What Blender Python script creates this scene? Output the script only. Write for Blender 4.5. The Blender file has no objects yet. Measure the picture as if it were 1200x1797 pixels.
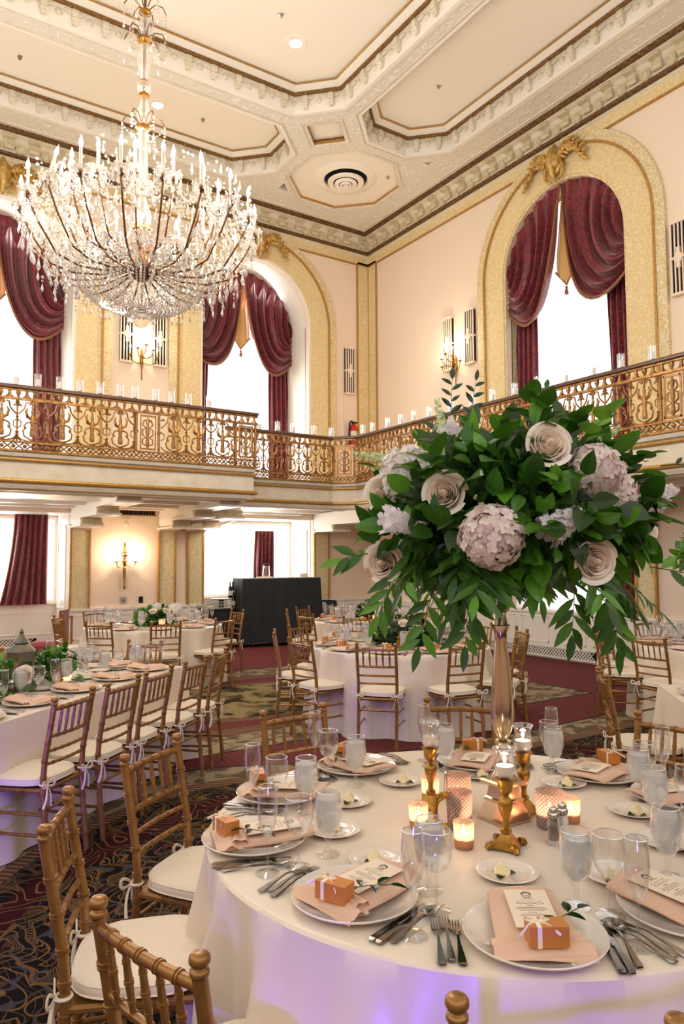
import bpy, bmesh, math, random
from math import sin, cos, pi, radians, sqrt, atan2, hypot
from mathutils import Vector, Matrix

SC = bpy.context.scene
COL = SC.collection
R = random.Random(7)

# ------------------------------------------------------------ camera
CAM = Vector((0.0, 0.0, 1.66))
YAW, PITCH, ROLL, FPX = radians(33.428), radians(3.770), radians(-0.283), 1267.9
fw = Vector((sin(YAW) * cos(PITCH), cos(YAW) * cos(PITCH), sin(PITCH)))
rt0 = Vector((cos(YAW), -sin(YAW), 0))
up0 = rt0.cross(fw)
rt = rt0 * cos(ROLL) + up0 * sin(ROLL)
up = up0 * cos(ROLL) - rt0 * sin(ROLL)
cam = bpy.data.cameras.new('camera')
cam_ob = bpy.data.objects.new('camera', cam)
COL.objects.link(cam_ob)
m = Matrix.Identity(4)
for i in range(3):
    m[i][0] = rt[i]; m[i][1] = up[i]; m[i][2] = -fw[i]; m[i][3] = CAM[i]
cam_ob.matrix_world = m
cam.sensor_fit = 'HORIZONTAL'
cam.sensor_width = 24.0
cam.lens = 24.0 * FPX / 1200.0
cam.clip_start = 0.05
cam.clip_end = 200
SC.camera = cam_ob

# ------------------------------------------------------------ view, world, lights
SC.view_settings.view_transform = 'Standard'
SC.view_settings.look = 'None'
SC.view_settings.gamma = 1.0
SC.view_settings.use_curve_mapping = False
SC.view_settings.exposure = 0.70
SC.cycles.max_bounces = 8
SC.cycles.diffuse_bounces = 4
SC.cycles.glossy_bounces = 4
SC.cycles.transmission_bounces = 6
SC.cycles.transparent_max_bounces = 32
SC.cycles.use_denoising = True
SC.cycles.caustics_reflective = False
SC.cycles.caustics_refractive = False
SC.cycles.sample_clamp_indirect = 6.0

world = bpy.data.worlds.new('overcast_sky')
SC.world = world
world.use_nodes = True
nt = world.node_tree
bg = nt.nodes['Background']
bg.inputs['Color'].default_value = (1.0, 0.985, 0.96, 1)
bg.inputs['Strength'].default_value = 1.05


def light(name, kind, loc, power, color=(1, 1, 1), size=None, rot=None, size_y=None, spot=None, blend=0.5):
    l = bpy.data.lights.new(name, kind)
    l.energy = power
    l.color = color
    if kind == 'AREA':
        l.size = size
        if size_y:
            l.shape = 'RECTANGLE'; l.size_y = size_y
    elif size is not None:
        l.shadow_soft_size = size
    if spot:
        l.spot_size = spot; l.spot_blend = blend
    o = bpy.data.objects.new(name, l)
    o.location = loc
    if rot is not None:
        o.rotation_euler = rot
    COL.objects.link(o)
    return o


def aim(o, target):
    d = Vector(target) - o.location
    o.rotation_euler = d.to_track_quat('-Z', 'Y').to_euler()
    return o


# daylight entering through the tall windows of the back wall and the right wall
for wx in (1.795, 6.765):
    aim(light('window_daylight', 'AREA', (wx, 14.75, 5.9), 130, (1.0, 0.98, 0.95), 2.4, None, 4.2), (wx, 5.0, 2.6))
    aim(light('window_daylight', 'AREA', (wx, 14.75, 1.75), 60, (1.0, 0.98, 0.95), 2.4, None, 1.7), (wx, 5.0, 0.9))
aim(light('window_daylight', 'AREA', (10.6, 7.88, 5.6), 30, (0.96, 0.98, 1.0), 2.3, None, 4.0), (2.0, 7.0, 3.0))
# violet event uplights standing on the floor behind the photographer and by the long table
PURPLE = (0.16, 0.05, 1.0)
aim(light('violet_uplight', 'SPOT', (0.02, 0.35, 0.16), 42, PURPLE, 0.03, spot=radians(62), blend=0.3), (1.2, 1.3, 0.22))
aim(light('violet_uplight', 'SPOT', (-0.55, 2.5, 0.15), 85, PURPLE, 0.05, spot=radians(80), blend=0.5), (0.45, 4.3, 0.3))
# the ballroom's own lamps
WARM = (1.0, 0.76, 0.52)
for k in range(6):
    light('chandelier_glow', 'POINT', (2.15 + 0.95 * cos(k * pi / 3 + 0.3), 6.755 + 0.95 * sin(k * pi / 3 + 0.3), 5.42), 46, (1.0, 0.88, 0.74), 0.12)


# ------------------------------------------------------------ materials
def lin(h):
    h = h.lstrip('#')
    c = [int(h[i:i + 2], 16) / 255 for i in (0, 2, 4)]
    return tuple(x / 12.92 if x <= 0.04045 else ((x + 0.055) / 1.055) ** 2.4 for x in c) + (1.0,)


def col(c):
    return lin(c) if isinstance(c, str) else tuple(c) + (1.0,) * (4 - len(c))


class NT:
    def __init__(s, name):
        s.m = bpy.data.materials.new(name)
        s.m.use_nodes = True
        s.t = s.m.node_tree
        s.t.nodes.clear()
        s.out = s.t.nodes.new('ShaderNodeOutputMaterial')

    def n(s, kind, **kw):
        nd = s.t.nodes.new('ShaderNode' + kind)
        for k, v in kw.items():
            if k.startswith('_'):
                setattr(nd, k[1:], v)
            else:
                key = int(k[1:]) if k[0] == 'i' and k[1:].isdigit() else k.replace('__', ' ')
                if hasattr(v, 'links') or isinstance(v, bpy.types.NodeSocket):
                    s.t.links.new(v, nd.inputs[key])
                else:
                    nd.inputs[key].default_value = v
        return nd

    def l(s, a, b):
        s.t.links.new(a, b)

    def math(s, op, a, b=None, c=None):
        nd = s.t.nodes.new('ShaderNodeMath')
        nd.operation = op
        for i, v in enumerate((a, b, c)):
            if v is None:
                continue
            if isinstance(v, bpy.types.NodeSocket):
                s.l(v, nd.inputs[i])
            else:
                nd.inputs[i].default_value = v
        return nd.outputs[0]

    def mix(s, f, a, b):
        nd = s.t.nodes.new('ShaderNodeMix')
        nd.data_type = 'RGBA'
        for i, v in ((0, f), (6, a), (7, b)):
            if isinstance(v, bpy.types.NodeSocket):
                s.l(v, nd.inputs[i])
            else:
                nd.inputs[i].default_value = v
        return nd.outputs[2]

    def ramp(s, f, stops, interp='LINEAR'):
        nd = s.t.nodes.new('ShaderNodeValToRGB')
        nd.color_ramp.interpolation = interp
        e = nd.color_ramp.elements
        while len(e) < len(stops):
            e.new(0.5)
        for el, (p, c) in zip(e, stops):
            el.position = p
            el.color = c
        s.l(f, nd.inputs[0])
        return nd.outputs[0]

    def avg(s, a, b):
        return tuple((x + y) / 2 for x, y in zip(a, b))

    def coords(s, kind='Object', scale=(1, 1, 1)):
        tc = s.t.nodes.new('ShaderNodeTexCoord')
        mp = s.t.nodes.new('ShaderNodeMapping')
        mp.inputs['Scale'].default_value = scale
        s.l(tc.outputs[kind], mp.inputs[0])
        return mp.outputs[0]

    def principled(s, **kw):
        p = s.n('BsdfPrincipled', **kw)
        s.l(p.outputs[0], s.out.inputs[0])
        return p


def M(name, c, rough=0.5, metal=0.0, var=None, vscale=6.0, bump=None, sheen=0.0, spec=0.5, vstretch=(1, 1, 1), coat=0.0):
    t = NT(name)
    kw = dict(Roughness=rough, Metallic=metal)
    p = t.principled(**kw)
    p.inputs['Specular IOR Level'].default_value = spec
    p.inputs['Sheen Weight'].default_value = sheen
    p.inputs['Coat Weight'].default_value = coat
    base = col(c)
    if var is not None:
        v = t.coords('Object', vstretch)
        nz = t.n('TexNoise', Vector=v, Scale=vscale, Detail=5.0, Roughness=0.6)
        f = t.ramp(nz.outputs[0], [(0.35, (0, 0, 0, 1)), (0.65, (1, 1, 1, 1))])
        t.l(t.mix(f, base, col(var)), p.inputs['Base Color'])
    else:
        p.inputs['Base Color'].default_value = base
    if bump:
        v = t.coords('Object')
        nz = t.n('TexNoise', Vector=v, Scale=bump[0], Detail=4.0)
        b = t.n('Bump', Strength=bump[1], Distance=bump[2] if len(bump) > 2 else 0.01, Height=nz.outputs[0])
        t.l(b.outputs[0], p.inputs['Normal'])
    return t.m


def emis(name, c, s):
    t = NT(name)
    e = t.n('Emission', Color=col(c), Strength=s)
    t.l(e.outputs[0], t.out.inputs[0])
    return t.m


def glassy(name, tint='#FFFFFF', clear=0.96, body=0.05, edge=0.6, power=3.0, rough=0.03, gcol='#FFFFFF', haze=0.0, hazecol='#FFFFFF'):
    """thin glass: see-through face on, mirror-like towards its edges, optional milky haze"""
    t = NT(name)
    lw = t.n('LayerWeight', Blend=0.5)
    f = t.math('POWER', lw.outputs['Facing'], power)
    f = t.math('MULTIPLY_ADD', f, edge, body)
    tr = t.n('BsdfTransparent', Color=tuple(x * clear for x in col(tint)[:3]) + (1,))
    gl = t.n('BsdfGlossy', Color=col(gcol), Roughness=rough)
    base = tr.outputs[0]
    if haze > 0:
        df = t.n('BsdfDiffuse', Color=col(hazecol))
        tl = t.n('BsdfTranslucent', Color=col(hazecol))
        ad = t.n('MixShader', Fac=0.5, i1=df.outputs[0], i2=tl.outputs[0])
        mx = t.n('MixShader', Fac=haze, i1=tr.outputs[0], i2=ad.outputs[0])
        base = mx.outputs[0]
    mx = t.n('MixShader', Fac=f, i1=base, i2=gl.outputs[0])
    t.l(mx.outputs[0], t.out.inputs[0])
    return t.m


def cloth_mat(name, c, trans=0.0, rough=0.6, sheen=0.3, fold=None):
    t = NT(name)
    p = t.n('BsdfPrincipled', Roughness=rough)
    p.inputs['Base Color'].default_value = col(c)
    p.inputs['Sheen Weight'].default_value = sheen
    v = t.coords('Object')
    nz = t.n('TexNoise', Vector=v, Scale=420.0, Detail=2.0)
    b = t.n('Bump', Strength=0.12, Distance=0.002, Height=nz.outputs[0])
    t.l(b.outputs[0], p.inputs['Normal'])
    sh = p.outputs[0]
    if trans > 0:
        tl = t.n('BsdfTranslucent', Color=col(c))
        mx = t.n('MixShader', Fac=trans, i1=sh, i2=tl.outputs[0])
        sh = mx.outputs[0]
    t.l(sh, t.out.inputs[0])
    return t.m


def damask(name, base, second, scale, thr=0.52, rough=0.6, metal=0.0, sheen=0.0, bump=0.3, third=None):
    """two-tone scrolling pattern (warped voronoi + wave)"""
    t = NT(name)
    v = t.coords('Object')
    nz = t.n('TexNoise', Vector=v, Scale=scale * 0.55, Detail=2.0)
    mv = t.n('MixRGB', Fac=0.22, Color1=v, Color2=nz.outputs['Color'])
    vo = t.n('TexVoronoi', Vector=mv.outputs[0], Scale=scale)
    w = t.n('TexNoise', Vector=mv.outputs[0], Scale=scale * 1.7, Detail=3.0, Roughness=0.55)
    s = t.math('SINE', t.math('MULTIPLY', vo.outputs['Distance'], 17.0))
    h = t.math('MULTIPLY_ADD', s, 0.25, w.outputs[0])
    f = t.ramp(h, [(thr - 0.05, (0, 0, 0, 1)), (thr + 0.05, (1, 1, 1, 1))])
    c = t.mix(f, col(base), col(second))
    if third:
        w2 = t.n('TexNoise', Vector=v, Scale=scale * 4, Detail=1.0)
        f2 = t.ramp(w2.outputs[0], [(0.66, (0, 0, 0, 1)), (0.72, (0.7, 0.7, 0.7, 1))])
        c = t.mix(f2, c, col(third))
    p = t.principled(Roughness=rough, Metallic=metal)
    t.l(c, p.inputs['Base Color'])
    p.inputs['Sheen Weight'].default_value = sheen
    if bump:
        b = t.n('Bump', Strength=bump, Distance=0.01, Height=f)
        t.l(b.outputs[0], p.inputs['Normal'])
    return t.m


def leaf_mat(name, dark, lightc, trans=0.25, rough=0.4):
    t = NT(name)
    g = t.n('NewGeometry')
    c = t.ramp(g.outputs['Random Per Island'], [(0.0, col(dark)), (0.45, col(dark)), (0.8, t.avg(col(dark), col(lightc))), (1.0, col(lightc))])
    p = t.n('BsdfPrincipled', Roughness=rough)
    t.l(c, p.inputs['Base Color'])
    v = t.coords('Object')
    nz = t.n('TexNoise', Vector=v, Scale=90.0, Detail=2.0)
    b = t.n('Bump', Strength=0.15, Distance=0.003, Height=nz.outputs[0])
    t.l(b.outputs[0], p.inputs['Normal'])
    tl = t.n('BsdfTranslucent')
    t.l(t.mix(0.6, c, col(lightc)), tl.inputs['Color'])
    mx = t.n('MixShader', Fac=trans, i1=p.outputs[0], i2=tl.outputs[0])
    t.l(mx.outputs[0], t.out.inputs[0])
    return t.m


def petal_mat(name, a, b, trans=0.3):
    t = NT(name)
    g = t.n('NewGeometry')
    c = t.ramp(g.outputs['Random Per Island'], [(0.0, col(a)), (1.0, col(b))])
    p = t.n('BsdfPrincipled', Roughness=0.65)
    t.l(c, p.inputs['Base Color'])
    p.inputs['Sheen Weight'].default_value = 0.2
    tl = t.n('BsdfTranslucent')
    t.l(c, tl.inputs['Color'])
    mx = t.n('MixShader', Fac=trans, i1=p.outputs[0], i2=tl.outputs[0])
    t.l(mx.outputs[0], t.out.inputs[0])
    return t.m


def relief(name, c, c2, scale=7.0, strength=0.6, rough=0.6):
    """cast plaster ornament: leafy relief as bump"""
    t = NT(name)
    v = t.coords('Object')
    nz = t.n('TexNoise', Vector=v, Scale=scale * 0.7, Detail=1.0)
    mv = t.n('MixRGB', Fac=0.15, Color1=v, Color2=nz.outputs['Color'])
    vo = t.n('TexVoronoi', Vector=mv.outputs[0], Scale=scale, _feature='SMOOTH_F1')
    s = t.math('SINE', t.math('MULTIPLY', vo.outputs['Distance'], 22.0))
    f = t.ramp(s, [(0.2, (0, 0, 0, 1)), (0.9, (1, 1, 1, 1))])
    p = t.principled(Roughness=rough)
    t.l(t.mix(f, col(c2), col(c)), p.inputs['Base Color'])
    b = t.n('Bump', Strength=strength, Distance=0.03, Height=f)
    t.l(b.outputs[0], p.inputs['Normal'])
    return t.m


def beadmat(name, c1, c2, scale):
    """gilt bead moulding"""
    t = NT(name)
    v = t.coords('Object')
    vo = t.n('TexVoronoi', Vector=v, Scale=scale)
    f = t.ramp(vo.outputs['Distance'], [(0.1, (1, 1, 1, 1)), (0.55, (0, 0, 0, 1))])
    p = t.principled(Roughness=0.45, Metallic=0.25)
    t.l(t.mix(f, col(c1), col(c2)), p.inputs['Base Color'])
    b = t.n('Bump', Strength=0.6, Distance=0.02, Height=f)
    t.l(b.outputs[0], p.inputs['Normal'])
    return t.m


def carpet_mat():
    t = NT('patterned_carpet')
    tc = t.n('TexCoord')
    sx = t.n('SeparateXYZ', i0=tc.outputs['Object'])
    X, Y = sx.outputs[0], sx.outputs[1]
    P = tc.outputs['Object']

    def cmp_(a, lo, hi):  # smooth band mask lo<a<hi
        d = t.math('SUBTRACT', a, (lo + hi) / 2)
        d = t.math('ABSOLUTE', d)
        return t.math('LESS_THAN', d, (hi - lo) / 2)
    # scroll pattern fields
    n1 = t.n('TexNoise', Vector=P, Scale=3.2, Detail=1.0)
    warp = t.n('MixRGB', Fac=0.26, Color1=P, Color2=n1.outputs['Color'])
    vo = t.n('TexVoronoi', Vector=warp.outputs[0], Scale=3.4)
    vo2 = t.n('TexVoronoi', Vector=warp.outputs[0], Scale=7.5)
    wv = t.n('TexWave', Vector=warp.outputs[0], Scale=1.7, Distortion=7.0, Detail=1.0, Detail__Scale=1.2)
    ring = t.math('SINE', t.math('MULTIPLY', vo.outputs['Distance'], 26.0))
    ring2 = t.math('SINE', t.math('MULTIPLY', vo2.outputs['Distance'], 20.0))
    fine = t.n('TexNoise', Vector=P, Scale=160.0, Detail=2.0)
    # dark medallion field
    dark = col('#15110F')
    gold = col('#7A5A34')
    slate = col('#4A4647')
    red = col('#5A1C1A')
    aring = t.math('ABSOLUTE', ring)
    scroll = t.ramp(aring, [(0.22, (1, 1, 1, 1)), (0.34, (0, 0, 0, 1))])
    lines = t.math('ABSOLUTE', t.math('SINE', t.math('MULTIPLY', wv.outputs['Fac'], 9.0)))
    w2 = t.ramp(lines, [(0.10, (1, 1, 1, 1)), (0.2, (0, 0, 0, 1))])
    wide = t.ramp(ring, [(0.25, (0, 0, 0, 1)), (0.4, (1, 1, 1, 1))])
    vein = t.ramp(t.math('SINE', t.math('MULTIPLY', vo2.outputs['Distance'], 95.0)), [(0.45, (0, 0, 0, 1)), (0.6, (1, 1, 1, 1))])
    patch = t.ramp(n1.outputs[0], [(0.47, (0, 0, 0, 1)), (0.53, (1, 1, 1, 1))])
    c_dark = t.mix(t.math('MULTIPLY', t.math('MULTIPLY', wide, vein), patch), dark, col('#83643A'))
    c_dark = t.mix(scroll, c_dark, gold)
    c_dark = t.mix(w2, c_dark, col('#6B5130'))
    cell = t.ramp(vo2.outputs['Distance'], [(0.12, (1, 1, 1, 1)), (0.2, (0, 0, 0, 1))])
    c_dark = t.mix(cell, c_dark, red)
    petal = t.ramp(ring2, [(0.82, (0, 0, 0, 1)), (0.9, (1, 1, 1, 1))])
    c_dark = t.mix(t.math('MULTIPLY', petal, 0.75), c_dark, slate)
    # burgundy field with small repeat
    vb = t.n('TexVoronoi', Vector=P, Scale=15.0)
    vb.inputs['Randomness'].default_value = 0.0
    fb = t.ramp(vb.outputs['Distance'], [(0.25, (1, 1, 1, 1)), (0.45, (0, 0, 0, 1))])
    c_burg = t.mix(t.math('MULTIPLY', fb, 0.45), col('#7C403F'), col('#56292C'))
    # beige border pattern
    wb = t.n('TexNoise', Vector=warp.outputs[0], Scale=9.0, Detail=3.0)
    fbg = t.ramp(wb.outputs[0], [(0.46, (0, 0, 0, 1)), (0.56, (1, 1, 1, 1))])
    c_beige = t.mix(fbg, col('#A8977A'), col('#6A5A48'))
    # red braid
    br = t.math('SINE', t.math('MULTIPLY', t.math('ADD', X, Y), 95.0))
    c_braid = t.mix(t.ramp(br, [(0.4, (0, 0, 0, 1)), (0.6, (1, 1, 1, 1))]), col('#6E4438'), col('#94805F'))
    # green-beige medallion
    md = t.n('TexNoise', Vector=warp.outputs[0], Scale=5.0, Detail=4.0)
    fm = t.ramp(md.outputs[0], [(0.42, (0, 0, 0, 1)), (0.58, (1, 1, 1, 1))])
    c_med = t.mix(fm, col('#9C8A5E'), col('#3A3020'))
    # signed distance to the front edge of the dark field: Y - g(X)
    fc = t.n('FloatCurve')
    fc.inputs['Factor'].default_value = 1.0
    cu = fc.mapping.curves[0]
    pts = [(0.0, 0.0), (0.21, 0.36), (0.27, 0.475), (0.345, 0.53), (0.42, 0.555), (0.50, 0.525), (0.56, 0.51), (1.0, 0.51)]
    while len(cu.points) < len(pts):
        cu.points.new(0.5, 0.5)
    for pnt, q in zip(cu.points, pts):
        pnt.location = q
    fc.mapping.update()
    t.l(t.math('DIVIDE', t.math('ADD', X, 2.0), 10.0), fc.inputs['Value'])
    g = t.math('MULTIPLY', fc.outputs[0], 10.0)
    s = t.math('SUBTRACT', Y, g)
    c = c_burg
    # far rug: rectangle X<7.58, 5.86<Y<10.06, centre (3.9, 7.96)
    dx = t.math('SUBTRACT', t.math('ABSOLUTE', t.math('SUBTRACT', X, 4.2)), 3.38)
    dy = t.math('SUBTRACT', t.math('ABSOLUTE', t.math('SUBTRACT', Y, 7.96)), 2.1)
    rd = t.math('MAXIMUM', dx, dy)
    c = t.mix(cmp_(rd, -0.55, 0.0), c, c_beige)
    c = t.mix(cmp_(rd, -0.03, 0.0), c, col('#2C2A30'))
    c = t.mix(cmp_(rd, -0.80, -0.58), c, c_braid)
    ex = t.math('DIVIDE', t.math('SUBTRACT', X, 3.9), 1.5)
    ey = t.math('DIVIDE', t.math('SUBTRACT', Y, 7.95), 1.05)
    er = t.math('SQRT', t.math('ADD', t.math('MULTIPLY', ex, ex), t.math('MULTIPLY', ey, ey)))
    c = t.mix(cmp_(er, -1, 0.92), c, c_med)
    c = t.mix(cmp_(er, 0.92, 1.05), c, c_braid)
    # near field
    c = t.mix(t.math('LESS_THAN', s, 0.0), c, c_beige)
    c = t.mix(cmp_(s, -0.03, 0.0), c, col('#2C2A30'))
    c = t.mix(cmp_(s, -0.50, -0.36), c, c_braid)
    c = t.mix(t.math('LESS_THAN', s, -0.5), c, c_dark)
    c = t.mix(cmp_(s, -0.95, -0.72), c, t.mix(scroll, col('#3A1416'), col('#7C5B40')))
    c = t.mix(t.math('MULTIPLY', fine.outputs[0], 0.35), c, col('#0C0909'))
    p = t.principled(Roughness=0.95)
    p.inputs['Specular IOR Level'].default_value = 0.1
    t.l(c, p.inputs['Base Color'])
    b = t.n('Bump', Strength=0.3, Distance=0.005, Height=fine.outputs[0])
    t.l(b.outputs[0], p.inputs['Normal'])
    return t.m


def hand_gold(name, c, rough=0.3, metal=0.75, var=None):
    return M(name, c, rough, metal, var=var, vscale=14, bump=(60, 0.08, 0.003))


MT = dict(
    wall=M('cream_wall_paint', '#F0DCC6', 0.65),
    wall_low=M('blush_wall_paint', '#EAD2BE', 0.65),
    white=M('white_gloss_paint', '#F3ECE0', 0.4),
    ceil=M('cream_ceiling_paint', '#FAF1E2', 0.8),
    beam=relief('ceiling_plaster_relief', '#F5F0E6', '#E8E0D0', 9.0, 0.5),
    plaster=M('ivory_plaster', '#E6DDC9', 0.6, var='#D8CCB2', vscale=5),
    modillion=M('aged_ivory_plaster', '#D9CCAE', 0.6, var='#C2B28E', vscale=12),
    bead=beadmat('antique_gilt_bead', '#6E4C1C', '#B98C48', 42.0),
    brownline=beadmat('brown_gilt_band', '#5A3C18', '#9A7034', 30.0),
    goldline=M('gilt_line', '#C79A50', 0.4, 0.4, var='#A87C38', vscale=30),
    frame=damask('cream_gold_damask', '#E9D5A6', '#DFC690', 11.0, 0.5, 0.55, 0.0, 0, 0.35),
    frame_hi=damask('pale_gilt_leaf_border', '#EFE2BE', '#D9BD82', 16.0, 0.5, 0.5, 0.05, 0, 0.7),
    pilaster=damask('pale_green_gold_panel', '#E0D2AA', '#D6C494', 10.0, 0.5, 0.55, 0.05, 0, 0.3),
    cartouche=M('gilded_carving', '#D9B46A', 0.35, 0.45, var='#A87C36', vscale=12),
    rail=M('gilded_bronze', '#B98749', 0.38, 0.55, var='#7E5526', vscale=16, bump=(30, 0.2, 0.01)),
    handrail=M('dark_walnut_handrail', '#6A4634', 0.35, var='#543526', vscale=8, vstretch=(1, 1, 8)),
    carpet=carpet_mat(),
    curtain=damask('burgundy_damask', '#82222F', '#5C1723', 9.0, 0.52, 0.38, 0.0, 0.4, 0.0, '#A06A48'),
    fringe=M('gold_red_fringe', '#A67A52', 0.8, var='#6A2A22', vscale=60),
    jabot=M('gold_silk', '#DDB36A', 0.45, sheen=0.3),
    sheer=None,
    chair=M('gold_chair_lacquer', '#A07440', 0.30, 0.45, var='#8C6234', vscale=20),
    cushion=cloth_mat('ivory_cushion_cotton', '#EADBC6', 0.0, 0.7, 0.2),
    cloth=cloth_mat('champagne_satin', '#E3D3BF', 0.0, 0.34, 0.2),
    cloth_edge=cloth_mat('satin_hem', '#EFE6DA', 0.0, 0.5, 0.2),
    napkin=cloth_mat('blush_linen', '#EBC3A8', 0.12, 0.8, 0.2),
    paper=M('cream_card_stock', '#F1DDC6', 0.7),
    ink=M('black_ink', '#2A2322', 0.7),
    ink_soft=M('grey_ink', '#8A7868', 0.7),
    china=M('glazed_ivory_china', '#E9DCD0', 0.12, coat=0.5),
    boxm=M('copper_kraft_box', '#C9813C', 0.4, 0.15),
    ribbon=M('ivory_satin_ribbon', '#F3E2CC', 0.4, sheen=0.3),
    leaf=leaf_mat('salal_leaf', '#18380A', '#62A02C', 0.28, 0.3),
    leaf2=leaf_mat('willow_leaf', '#2A5210', '#6EA834', 0.3, 0.45),
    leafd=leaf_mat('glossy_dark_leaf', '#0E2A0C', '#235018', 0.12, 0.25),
    leafy=leaf_mat('fresh_green_leaf', '#35701C', '#7FB53C', 0.35, 0.45),
    twig=M('green_brown_twig', '#4C4A24', 0.7),
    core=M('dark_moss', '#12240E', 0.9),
    rose=petal_mat('ivory_rose_petal', '#F2D6BE', '#FDF6EC', 0.22),
    hyd=petal_mat('white_hydrangea_petal', '#E9E0DE', '#FAF5EA', 0.3),
    hyd_pink=petal_mat('blush_hydrangea_petal', '#EBD0D4', '#FBF4E6', 0.3),
    stock=petal_mat('white_stock_petal', '#F8F2F6', '#F0E6EC', 0.4),
    spire=petal_mat('pale_green_bud', '#DDE6BE', '#B9CC8A', 0.3),
    glass=glassy('clear_glass', '#FFFFFF', 0.97, 0.07, 0.8, 2.6, 0.02),
    glass_rim=glassy('glass_rim', '#FFFFFF', 0.95, 0.30, 0.5, 1.5, 0.08, haze=0.45),
    water=glassy('iced_water', '#F4F8FA', 0.95, 0.06, 0.3, 3.0, 0.08, haze=0.75, hazecol='#FFFFFF'),
    pane=glassy('window_glass', '#FFFFFF', 0.98, 0.03, 0.25, 4.0, 0.01),
    crystal=glassy('cut_crystal', '#FFFDF8', 0.94, 0.28, 0.6, 1.4, 0.08, '#FFFFFF', haze=0.34, hazecol='#FFFDFA'),
    crystal_col=glassy('blown_crystal', '#FFFAF2', 0.95, 0.14, 0.7, 2.0, 0.05, '#FFFFFF', haze=0.24, hazecol='#FFFAF2'),
    brass=hand_gold('dark_bronze_arm', '#7A5530', 0.35, 0.7),
    gilt=hand_gold('antique_gold_metal', '#B98A3C', 0.34, 0.8, var='#7F5A20'),
    silver=M('polished_steel', '#9A9590', 0.16, 1.0),
    vase=M('champagne_metal', '#CDB294', 0.17, 0.95, bump=(120, 0.04, 0.002)),
    candle=M('ivory_wax_sleeve', '#F6E2CC', 0.5),
    wax=M('white_candle_wax', '#FBEADC', 0.5),
    bulb=emis('candle_bulb_glow', (1.0, 0.80, 0.60), 24.0),
    bulb_off=glassy('unlit_bulb_glass', '#FFF8EE', 0.9, 0.2, 0.5, 2.0, 0.05, haze=0.4),
    flame=emis('candle_flame', (1.0, 0.84, 0.60), 18.0),
    lampw=emis('ceiling_lamp_glow', (1.0, 0.93, 0.82), 10.0),
    mercury=None, hobnail=None,
    black=M('black_polyester_drape', '#11171A', 0.8, sheen=0.15),
    blackm=M('black_matte', '#0F0F10', 0.6),
    darkvoid=M('dark_slot', '#0C0A09', 0.9),
    red=M('red_enamel', '#C41E22', 0.35),
    label=M('paper_label', '#D9D4C6', 0.6),
    yellow=M('yellow_plastic', '#D9A02C', 0.5),
    wood=M('oak_wood', '#A9744A', 0.5, var='#8C5A34', vscale=6, vstretch=(1, 1, 0.2)),
    burgseat=M('burgundy_upholstery', '#8A3236', 0.8, sheen=0.3),
    butter=M('butter_cream', '#F4E2B4', 0.5),
    lantern=M('weathered_copper_metal', '#8A6E58', 0.45, 0.6, var='#5A6A60', vscale=20, bump=(40, 0.4, 0.01)),
    salt=M('white_salt', '#F2EEE6', 0.8), pepper=M('ground_pepper', '#5A4638', 0.9, var='#8A7462', vscale=200),
    chrome=M('chrome_cap', '#B8B4AE', 0.15, 1.0),
    plate_grey=M('steel_wall_plate', '#B8B2AA', 0.4, 0.4),
    bottle=M('green_black_bottle', '#14180F', 0.1),
    leafd_in=None,
)


def sheer_mat():
    t = NT('sheer_voile')
    tr = t.n('BsdfTransparent', Color=(1, 1, 1, 1))
    tl = t.n('BsdfTranslucent', Color=col('#F2F6FA'))
    df = t.n('BsdfDiffuse', Color=col('#F2F6FA'))
    a = t.n('MixShader', Fac=0.35, i1=tl.outputs[0], i2=df.outputs[0])
    b = t.n('MixShader', Fac=0.93, i1=tr.outputs[0], i2=a.outputs[0])
    t.l(b.outputs[0], t.out.inputs[0])
    return t.m


def quilted_mat(name, c, dark):
    """pressed glass with a raised diamond quilt running round the cylinder"""
    t = NT(name)
    tc = t.n('TexCoord')
    s = t.n('SeparateXYZ', i0=tc.outputs['Object'])
    a = t.math('MULTIPLY', t.math('ARCTAN2', s.outputs[1], s.outputs[0]), 11.0)
    z = t.math('MULTIPLY', s.outputs[2], 240.0)
    p = t.math('MULTIPLY', t.math('SINE', t.math('ADD', a, z)), t.math('SINE', t.math('SUBTRACT', a, z)))
    h = t.math('ABSOLUTE', p)
    f = t.ramp(h, [(0.05, (0, 0, 0, 1)), (0.4, (1, 1, 1, 1))])
    cc = t.mix(f, col(dark), col(c))
    tr = t.n('BsdfTransparent')
    t.l(cc, tr.inputs['Color'])
    tl = t.n('BsdfTranslucent')
    t.l(cc, tl.inputs['Color'])
    gl = t.n('BsdfGlossy', Color=col('#FFFFFF'), Roughness=0.15)
    bp = t.n('Bump', Strength=1.0, Distance=0.006, Height=h)
    t.l(bp.outputs[0], gl.inputs['Normal'])
    m1 = t.n('MixShader', Fac=0.6, i1=tr.outputs[0], i2=tl.outputs[0])
    m2 = t.n('MixShader', Fac=0.22, i1=m1.outputs[0], i2=gl.outputs[0])
    t.l(m2.outputs[0], t.out.inputs[0])
    return t.m


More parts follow.
